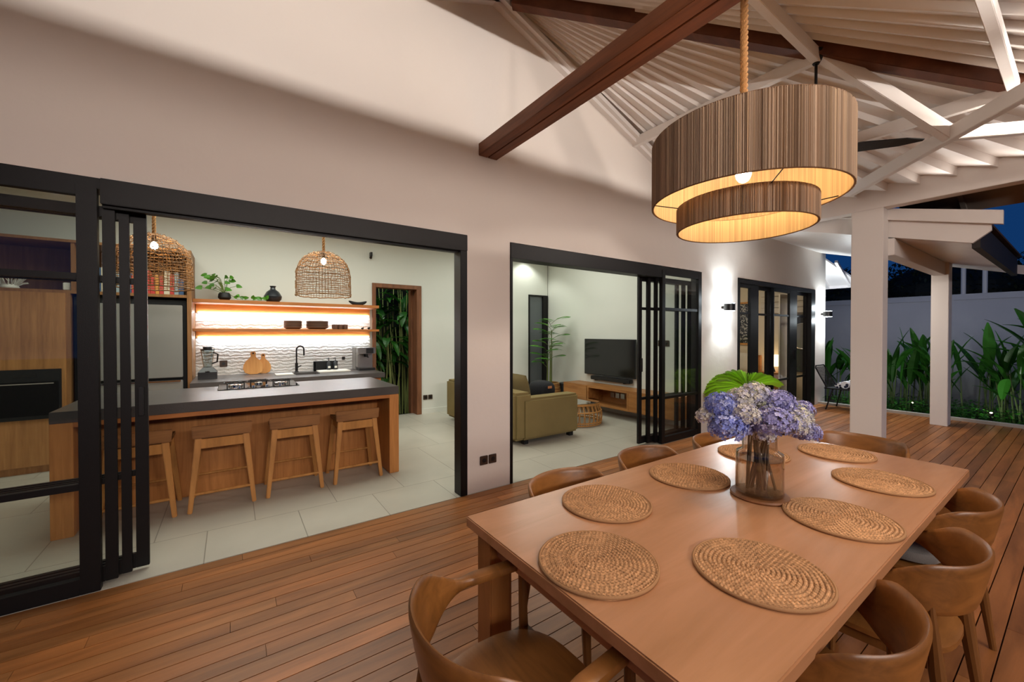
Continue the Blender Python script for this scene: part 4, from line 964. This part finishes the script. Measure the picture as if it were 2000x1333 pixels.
# ================================================================== LIVING ROOM
sf = thing('sofa', (3.6, 5.3, 0), 'olive green sofa seen from its side and back in the living room', 'sofa')
B(3.14, 4.14, 4.25, 4.50, .07, .62).build('armrest', olive, sf, bevel=.03, smooth=True)
B(3.14, 4.14, 6.08, 6.33, .07, .62).build('armrest', olive, sf, bevel=.03, smooth=True)
B(3.02, 3.30, 4.27, 6.33, .07, .70).build('back', olive, sf, bevel=.035, smooth=True)
B(3.30, 4.13, 4.50, 6.08, .07, .28).build('seat_base', olive, sf, bevel=.01)
for y0 in (4.51, 5.30): B(3.31, 4.16, y0, y0+.78, .285, .46).build('seat_cushion', olive, sf, bevel=.04, smooth=True)
for x_ in (3.2, 4.02):
    for y_ in (4.32, 6.2): B(x_, x_+.07, y_, y_+.07, 0, .07).build('foot', black_matte, sf)
def cushion(c, w, h, d, tilt, rz, mat, lab, name='cushion'):
    m = MB(); n = 12
    for s in (1, -1):
        def P(i, j):
            a = 2*i/n-1; b = 2*j/n-1; k = (1-abs(a)**3)*(1-abs(b)**3)
            return Vector((s*d/2*k**.6, a*w/2*(1-.05*b*b), b*h/2*(1-.05*a*a)))
        M = Matrix.Rotation(rz, 4, 'Z') @ Matrix.Rotation(tilt, 4, 'Y')
        m.grid(lambda i, j: M @ P(i, j)+Vector(c), n+1, n+1)
    o = m.build(name, mat, smooth=True, sharp=80); tag(o, lab, 'cushion'); return o
cushion((3.42, 4.80, .68), .55, .46, .17, R(-14), R(6), olive_dark, 'olive cushion leaning on the sofa back next to the near armrest')
cushion((3.42, 5.45, .67), .52, .44, .16, R(-14), 0, olive_dark, 'olive cushion farther along the sofa back')
bg = thing('black_bag', (3.97, 4.9, .46), 'black fabric bag with a small tan patch lying on the sofa', 'bag')
MB().ell((3.97, 4.9, .605), .18, .2, .145, 20, 12, e=.7).build('body', plain('black_canvas', '111318', .95, bump=.4, bscale=60), bg, smooth=True)
MB().box(3.93, 4.0, 4.688, 4.702, .65, .685).build('leather_patch', plain('tan_leather', 'B9784E', .6), bg)
pp = thing('potted_palm', (5.35, 6.35, 0), 'tall parlour palm in a woven basket in the living room corner', 'plant')
bk = MB()
for j in range(14): bk.tube([(5.35+(.19+.03*math.sin(j/13*3.1))*math.cos(i*math.pi/16), 6.35+(.19+.03*math.sin(j/13*3.1))*math.sin(i*math.pi/16), .02+.034*j) for i in range(32)], .018, 6, closed=True, col=(1, .95, .8) if j % 2 else (.75, .6, .45))
bk.lathe([(0, .01), (.18, .01), (.18, .42), (0, .42)], (5.35, 6.35, 0), 20, col=(.2, .15, .1)); bk.build('basket', basket_weave, pp, smooth=True)
lm = MB(); sm_ = MB(); rnd = random.Random(12)
def frond(mb, st_, base, d, L, n, lw, ll, droop, colr, r=.004):
    d = Vector(d).normalized(); p = Vector(base); pts = [p.copy()]
    for i in range(n):
        p = p+d*(L/n); d = (d+Vector((0, 0, -droop/n))).normalized(); pts.append(p.copy())
        if i > n*.2:
            side = d.cross(Vector((0, 0, 1)))
            if side.length < .05: side = Vector((1, 0, 0))
            side.normalize(); t = i/n; l_ = ll*math.sin(math.pi*min(1, .25+t*.75))+.02
            for s in (-1, 1):
                g = rnd.uniform(.65, 1.35); mb.leaf(p, side*s+d*.7+Vector((0, 0, .15)), (0, 0, 1), l_, lw, .5, 3, .1, tuple(c*g for c in colr))
    st_.tube(pts, [r]*len(pts), 5)
for k in range(3):
    bx, by = 5.35+.05*math.cos(k*2.1), 6.35+.05*math.sin(k*2.1); hh = (1.15, .55, .85)[k]
    sm_.tube([(bx, by, .4), (bx+.01, by, .4+hh*.6), (bx, by, .4+hh)], [.014, .012, .009], 8)
    for q in range(7):
        a = q*.9+k; frond(lm, sm_, (bx, by, .35+hh+.03*q-.15*(q % 2)), (math.cos(a), math.sin(a), 1.0), rnd.uniform(.32, .46), 15, .030, .20, 1.0, (.9, 1.1, .65))
lm.build('fronds', leaf_mid, pp); sm_.build('stems', stem_mat, pp)
tag(MB().lathe([(0, 0), (.14, 0), (.14, .43), (.15, .44), (.15, .46), (0, .46)], (5.68, 6.2, 0), 24).build('side_table', plain('dark_grey_metal', '2E2F31', .5), smooth=True), 'small dark round side table between the palm and the console', 'side table')
co = thing('media_console', (5.66, 4.8, .17), 'long floating timber media console under the television', 'console')
MB().box(5.45, 5.88, 3.53, 6.03, .475, .515).box(5.45, 5.88, 3.53, 6.03, .17, .20).box(5.45, 5.88, 6.0, 6.03, .20, .475).box(5.45, 5.88, 3.53, 3.56, .20, .475).box(5.45, 5.88, 5.35, 5.38, .20, .475).box(5.45, 5.88, 4.43, 4.46, .20, .475).box(5.84, 5.88, 3.56, 6.0, .20, .475).build('carcass', console_wood, co)
B(5.44, 5.46, 5.39, 6.02, .18, .505).build('door', console_wood, co, bevel=.002)
B(5.44, 5.46, 3.54, 4.42, .18, .505).build('door', console_wood, co, bevel=.002)
for k in range(3):
    MB().box(5.825, 5.842, 4.86+.12*k-.045, 4.86+.12*k+.045, .29, .38).build('socket', steel, co, bevel=.003)
tv = thing('television', (5.84, 5.18, 1.03), 'large flat television on the white living room wall', 'television')
B(5.80, 5.84, 4.56, 5.80, .68, 1.376).build('housing', black_plastic, tv, bevel=.004)
B(5.797, 5.801, 4.575, 5.785, .70, 1.365).build('screen', screen, tv)
B(5.84, 5.8795, 4.9, 5.4, .85, 1.2).build('wall_bracket', black_metal, tv)
sb = thing('soundbar', (5.82, 5.15, .62), 'black soundbar mounted below the television', 'soundbar')
B(5.78, 5.87, 4.66, 5.62, .585, .655).build('bar', black_plastic, sb, bevel=.01)
for y_ in (4.8, 5.5): B(5.80, 5.88, y_, y_+.03, .57, .60).build('bracket', black_metal, sb)
# rattan coffee table
ct = thing('coffee_table', (4.75, 4.95, 0), 'round rattan coffee table with a glass top beside the sofa', 'table')
cx, cy = 4.72, 4.92; m = MB()
def cprof(t): return .37+.06*math.sin(math.pi*(1-t)*.75)   # radius by height 0..1
for j in (0, .12, .62, .95, 1.0):
    rr = cprof(j); m.tube([(cx+rr*math.cos(i*math.pi/24), cy+rr*math.sin(i*math.pi/24), .02+.33*j) for i in range(48)], .012, 6, closed=True, col=(1, .9, .75))
nn = 64
for k in range(nn):
    a = 2*math.pi*k/nn; g = random.uniform(.7, 1.15); off = .05 if k % 2 else -.03
    m.tube([(cx+cprof(t)*math.cos(a+off*math.sin(3*t)), cy+cprof(t)*math.sin(a+off*math.sin(3*t)), .02+.33*t) for t in (0, .25, .5, .75, 1)], .0065, 5, col=(g, g*.9, g*.75))
m.build('rattan_frame', rattan, ct, smooth=True)
MB().lathe([(0, 0), (.385, 0), (.39, .004), (.385, .008), (0, .008)], (cx, cy, .361), 40).build('glass_top', glass('smoked_glass', (.55, .55, .55, 1), 2.5), ct, smooth=True)

# ================================================================== BEDROOM
bd_ = thing('bed', (9.6, 5.0, 0), 'bed with a brown headboard seen through the farthest door', 'bed')
B(10.32, 10.41, 4.5, 6.4, .2, .96).build('headboard', console_wood, bd_, bevel=.01)
B(8.5, 10.32, 4.6, 6.3, .15, .55).build('mattress', linen, bd_, bevel=.05, smooth=True)
cushion((10.22, 4.95, .78), .55, .46, .16, R(10), 0, linen, 'cream pillow against the bedroom headboard', 'pillow')
ns = thing('nightstand', (10.2, 4.1, 0), 'brown nightstand beside the bed', 'table')
B(10.0, 10.42, 3.86, 4.42, .15, .60).build('body', console_wood, ns, bevel=.005)
B(9.99, 10.0, 3.88, 4.40, .35, .58).build('drawer', console_wood, ns)
for y_ in (3.88, 4.36): B(10.02, 10.06, y_, y_+.04, 0, .15).build('leg', console_wood, ns)
bl_ = thing('table_lamp', (10.2, 4.18, .6), 'small glowing table lamp on the bedroom nightstand', 'lamp')
MB().lathe([(0, 0), (.06, 0), (.05, .03), (.03, .1), (0, .1)], (10.2, 4.18, .6), 20).build('base', dark_ceramic, bl_, smooth=True)
MB().lathe([(.12, .0), (.12, .26), (.0, .26)], (10.2, 4.18, .73), 24).build('lamp_shade', lampglow, bl_, smooth=True)
MB().tube([(10.2, 4.18, .69), (10.2, 4.18, .98)], .008, 8).build('stem', black_metal, bl_)
ar = thing('framed_print', (10.41, 4.9, 1.7), 'framed black and white ink print on the bedroom wall', 'picture')
MB().box(10.385, 10.418, 4.60, 4.64, 1.2, 2.25).box(10.385, 10.418, 5.46, 5.5, 1.2, 2.25).box(10.385, 10.418, 4.64, 5.46, 1.2, 1.24).box(10.385, 10.418, 4.64, 5.46, 2.21, 2.25).build('frame', board_wood, ar)
B(10.40, 10.416, 4.64, 5.46, 1.24, 2.21).build('print', ink, ar)
B(10.37, 10.415, 3.45, 4.12, .62, 1.9).build('screen_panel', plain('charcoal_panel', '26292B', .7), label='dark charcoal panel on the bedroom wall behind the lamp', cat='panel')
mr = MB(); mr.add([(10.362, 3.62+.28*math.cos(i*math.pi/16), 1.42+.28*math.sin(i*math.pi/16)) for i in range(32)], [tuple(range(32))])
mr.tube([(10.36, 3.62+.285*math.cos(i*math.pi/16), 1.42+.285*math.sin(i*math.pi/16)) for i in range(32)], .012, 6, closed=True)
tag(mr.build('round_mirror', steel), 'round mirror on the dark bedroom panel', 'mirror')
rb = MB()
for k in range(4): rb.box(10.34-.01*k, 10.37, 3.5, 4.5, 1.95+.13*k, 2.07+.13*k)
tag(rb.build('roman_blind', linen), 'folded roman blind above the dark panel in the bedroom', 'blind')
cu = MB(); cu.grid(lambda i, j: (9.15+.5*i/60, 3.62+.03*math.sin(i*.8), .02+2.26*j), 61, 2)
tag(cu.build('curtain', linen, smooth=True, sharp=80), 'beige curtain gathered at the right of the farthest door', 'curtain')

# ================================================================== TERRACE PLANT, LOUNGE CHAIR
fp = thing('fan_palm', (6.0, 2.82, 0), 'bright green fan palm behind the hydrangeas, standing before the pier', 'plant')
MB().lathe([(0, 0), (.14, 0), (.19, .30), (.2, .33), (.18, .33), (.17, .30), (0, .28)], (6.0, 2.82, 0), 28).build('pot', pot_mat, fp, smooth=True)
rnd = random.Random(6)
def fan(c, a0, a1, r, lean, n=22):
    tc_ = Vector((-.906, -.423, 0)); nrm = (tc_*lean+Vector((0, 0, 1))*(1-lean*lean)**.5).normalized(); e1 = Vector((.821, -.571, 0)).normalized(); e1 = (e1-nrm*e1.dot(nrm)).normalized(); e2 = nrm.cross(e1)
    c = Vector(c); m = MB()
    for k in range(n):
        b0 = R(a0+(a1-a0)*k/n); b1 = R(a0+(a1-a0)*(k+1)/n); bm = (b0+b1)/2; g = .45+.7*rnd.random(); rr = r*(.9+.12*rnd.random())*(.86+.14*math.sin(math.pi*(k+.5)/n))
        f = lambda a, q, l: c+(e1*math.cos(a)+e2*math.sin(a))*q+nrm*l
        rows = []
        for q, l, w in ((.03, 0, 1), (.35, .03, 1), (.7, .015, .96), (.86, -.03, .62)):
            rows.append((f(bm+(b0-bm)*w, rr*q, l-.035*q), f(bm, rr*q, l+.03*q), f(bm+(b1-bm)*w, rr*q, l-.035*q)))
        tip = f(bm, rr, -.07); vs_ = [p for r_ in rows for p in r_]+[tip]
        fs_ = [(3*i, 3*i+1, 3*i+4, 3*i+3) for i in range(3)]+[(3*i+1, 3*i+2, 3*i+5, 3*i+4) for i in range(3)]+[(9, 10, 12), (10, 11, 12)]
        m.add(vs_, fs_, (g, g, g*.85))
    lf = m.build('fan_leaf', leaf_bright, fp)
    MB().tube([(6.0, 2.82, .3), ((6.0+c.x)/2, (2.82+c.y)/2, (.3+c.z)/2+.08), c], .007, 6).build('leaf_stalk', stem_mat, lf)
fan((6.02, 2.80, .72), 98, 188, .62, .45); fan((6.03, 2.80, .74), 62, 118, .52, .50, 16); fan((6.05, 2.80, .72), -8, 78, .56, .42)
fan((6.0, 2.78, .66), 190, 250, .42, .2, 14); fan((6.05, 2.78, .66), 290, 350, .40, .2, 14); fan((6.03, 2.95, .78), 20, 160, .42, .2, 24)

lc = thing('lounge_chair', (9.9, 2.6, 0), 'black wire terrace lounger with a mesh backrest by the far corner', 'chair')
m = MB(); X0, X1 = 9.45, 10.0
m.tube([(9.55, 2.95, .42), (9.5, 3.12, .80), (9.55, 3.13, .84), (9.95, 3.13, .84), (10.0, 3.12, .80), (10.05, 2.95, .42)], .012, 8); m.build('back_frame', black_metal, lc, smooth=True)
m = MB()
for i in range(15): t = i/14; m.tube([(9.55-.05*t, 2.95+.17*t, .42+.38*t), (10.05-.05*t, 2.95+.17*t, .42+.38*t)], .004, 4)
for i in range(17): t = i/16; m.tube([(9.55+.5*t, 2.95, .42), (9.52+.46*t, 3.12, .82)], .003, 4)
m.build('mesh_back', black_metal, lc)
MB().box(9.5, 10.08, 2.25, 2.98, .405, .425).build('seat', black_metal, lc, bevel=.004)
for (x_, y_, dx, dy) in ((9.55, 2.85, -.05, .1), (10.03, 2.85, .05, .1), (9.55, 2.35, -.05, -.08), (10.03, 2.35, .05, -.08)):
    MB().tube([(x_, y_, .41), (x_+dx, y_+dy, 0)], .012, 8).build('leg', black_metal, lc)
for k, (y_, r_, lab) in enumerate(((2.68, .085, 'blue and white patterned rolled towel on the lounger, near the backrest'), (2.38, .08, 'grey and navy rolled towel on the lounger, the farther from the backrest'))):
    m = MB(); m.tube([(9.6+.42*i/8, y_, .427+r_*.8) for i in range(9)], [r_*.8*(1+.06*math.sin(i*2)) for i in range(9)], 18)
    m.tube([(9.6+.42*i/8, y_+.11, .427+r_*.6) for i in range(9)], [r_*.6]*9, 14)
    tag(m.build('towel', towel_mat, smooth=True), lab, 'towel', 'towels on the lounger')

# ================================================================== GARDEN
def heliconia(x, y, s, seed, lab, n=7):
    rnd = random.Random(seed); t = thing('heliconia_plant', (x, y, -.12), lab, 'plant', 'paddle leaved plants along the garden wall')
    L = MB(); St = MB()
    for k in range(n):
        a = rnd.uniform(0, 6.28); b = rnd.uniform(.15, .75); h = s*rnd.uniform(.45, .95)
        p0 = Vector((x+rnd.uniform(-.18, .18), y+rnd.uniform(-.22, .22), -.12)); d = Vector((math.cos(a)*math.sin(b)*.6-.12, math.sin(a)*math.sin(b), math.cos(b))).normalized()
        p1 = p0+Vector((d.x*.25, d.y*.25, 1))*h*.75; St.tube([p0, p0.lerp(p1, .5), p1], [.014, .011, .007], 6)
        g = rnd.uniform(.45, 1.3); L.leaf(p1, d, (0, 0, 1), s*rnd.uniform(.40, .62), s*rnd.uniform(.065, .115), rnd.uniform(.2, 1.3), 9, .3, (g, g*1.0, g*.8))
        if k % 2: g *= .8; L.leaf(p0.lerp(p1, .6), (d.x*1.3+.2, -d.y+.1, .8), (0, 0, 1), s*.45, s*.08, .9, 8, .3, (g, g, g*.8))
    L.build('leaves', leaf_dark, t); St.build('stems', stem_dark, t)
hx = [(11.6, 4.3, 1.25, 'behind the lounger'), (11.7, 3.5, 1.3, 'left of the front column, at the house corner'), (11.3, 2.9, 1.2, 'just left of the front column, low'),
      (11.7, 2.35, 1.45, 'just right of the front column'), (11.7, 1.95, 1.5, 'between the two columns, the tallest'), (11.4, 1.55, 1.3, 'between the two columns, short'),
      (11.7, 1.1, 1.5, 'just left of the farther column'), (11.3, .75, 1.3, 'hidden partly by the farther column'), (11.7, .45, 1.75, 'right of the farther column, tall'),
      (11.6, .0, 1.8, 'right of the farther column, with the broadest leaves'), (11.75, -.45, 1.85, 'toward the right edge, tallest against the wall'), (11.4, -.8, 1.45, 'near the right edge of the picture'),
      (11.7, -1.3, 1.6, 'at the right edge of the picture'), (11.2, .35, 1.1, 'low, in front of the tall ones on the right'), (11.1, -.3, 1.0, 'low and nearest the deck on the right')]
for k, (x, y, s, w) in enumerate(hx):
    heliconia(x, y, s, 40+k, 'paddle leaved plant, '+w, 13)
gc = MB(); rnd = random.Random(77)
for k in range(9000):
    p = Vector((rnd.uniform(10.36, 12.28), rnd.uniform(-2.6, 3.2), -.12+.30*rnd.random()**2)); a = rnd.uniform(0, 6.28); g = rnd.uniform(.3, 1.3)
    p.x = min(p.x, 12.3); gc.leaf(p, (math.cos(a), math.sin(a), rnd.uniform(-.2, .9)), (0, 0, 1), rnd.uniform(.05, .11), rnd.uniform(.025, .05), .6, 2, .2, (g, g*1.1, g*.7))
tag(gc.build('ground_cover', leaf_dark), 'low leafy ground cover between the deck kerb and the garden wall', 'plants', kind='stuff')
for k, (x, y, lab) in enumerate(((10.45, .95, 'tiny lit garden spotlight beside the farther column'), (10.7, 1.95, 'tiny lit garden spotlight between the columns'))):
    t = thing('garden_spotlight', (x, y, -.12), lab, 'lamp')
    MB().tube([(x, y, -.12), (x, y, .10)], .012, 8).lathe([(0, 0), (.03, 0), (.03, .07), (0, .07)], (x, y, .08), 14).build('body', black_metal, t)
    MB().ell((x-.02, y, .155), .018, .018, .012, 10, 6).build('lens', spark, t)
for k, (y, lab) in enumerate(((1.42, 'white post beyond the garden wall, left one'), (1.02, 'white post beyond the garden wall, right one'))):
    px_ = (1880, 1922)[k]; xc = (px_-1000)/787; dx = .571+.821*xc; dy = .821-.571*xc; t_ = 15/dx
    MB().tube([(15, dy*t_, -.1), (15, dy*t_, 3.8)], .045, 10).build('post', paint_white, label=lab, cat='post')
def treeblob(x, y, h, r, seed, lab, n=8000):
    rnd = random.Random(seed); t = thing('tree', (x, y, -.12), lab, 'tree', 'dark trees beyond the garden wall'); m = MB()
    for k in range(n):
        a = rnd.uniform(0, 6.28); u = rnd.random()**.5; ph = rnd.uniform(-1, 1)
        p = Vector((x+r*u*math.cos(a)*(1-ph*ph)**.5, y+r*u*math.sin(a)*(1-ph*ph)**.5, h+ph*r*.55+.25*math.sin(a*3))); g = rnd.uniform(.4, 1.4)
        m.leaf(p, (rnd.uniform(-1, 1), rnd.uniform(-1, 1), rnd.uniform(-.6, .6)), (0, 0, 1), .13, .06, .5, 2, .1, (g, g, g))
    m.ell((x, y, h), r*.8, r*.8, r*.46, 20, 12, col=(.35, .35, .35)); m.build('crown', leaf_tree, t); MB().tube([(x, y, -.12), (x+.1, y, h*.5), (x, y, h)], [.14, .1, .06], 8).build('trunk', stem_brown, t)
treeblob(16.5, 4.6, 2.4, 1.7, 1, 'dark tree beyond the garden wall, behind the front column'); treeblob(17, 2.3, 2.6, 2.0, 2, 'dark tree beyond the garden wall, seen between the columns')
treeblob(16, -.4, 2.2, 1.7, 3, 'dark tree beyond the garden wall right of the farther column'); treeblob(17.5, -3.2, 3.2, 2.0, 4, 'dark tree rising at the right edge beyond the porch roof')
# plants behind the kitchen doorway
for k, (x, y, s, lab) in enumerate(((2.15, 8.0, 2.6, 'tall green plant seen through the kitchen doorway, left'), (2.5, 8.3, 2.8, 'tall green plant seen through the kitchen doorway, middle'), (2.85, 7.9, 2.5, 'tall green plant seen through the kitchen doorway, right'), (2.45, 7.75, 1.5, 'lower green plant just outside the kitchen doorway'), (3.1, 8.3, 2.7, 'tall green plant at the back right outside the kitchen doorway'))):
    rnd = random.Random(90+k); t = thing('garden_plant', (x, y, -.12), lab, 'plant', 'plants outside the kitchen doorway'); L = MB(); St = MB()
    for q in range(17):
        a = rnd.uniform(0, 6.28); p0 = Vector((x+rnd.uniform(-.15, .15), y+rnd.uniform(-.12, .12), -.12)); h = s*rnd.uniform(.55, 1); p1 = p0+Vector((.12*math.cos(a), .1*math.sin(a), h))
        St.tube([p0, p0.lerp(p1, .5)+Vector((.03, 0, 0)), p1], [.016, .012, .007], 6); g = rnd.uniform(.5, 1.3)
        L.leaf(p1, (math.cos(a)*.6, math.sin(a)*.6-.2, rnd.uniform(-.2, 1)), (0, 0, 1), rnd.uniform(.4, .65), rnd.uniform(.08, .15), 1.4, 8, .25, (g, g, g*.8))
        L.leaf(p0.lerp(p1, .7), (math.cos(a+2)*.6, math.sin(a+2)*.6-.2, .3), (0, 0, 1), .5, .10, 1.6, 8, .25, (g, g, g*.8))
    L.build('leaves', leaf_dark, t); St.build('stems', plain('light_stem', '8E9A5A', .6) if 'light_stem' not in MATS else MATS['light_stem'], t)
S('backdrop_side_garden', B(.5, 4.5, 8.9, 9.05, -.2, 4), plain('dark_backdrop', '14180F', .95), 'dark backdrop added behind the plants outside the kitchen doorway')  # added dark sheet in place of dense foliage
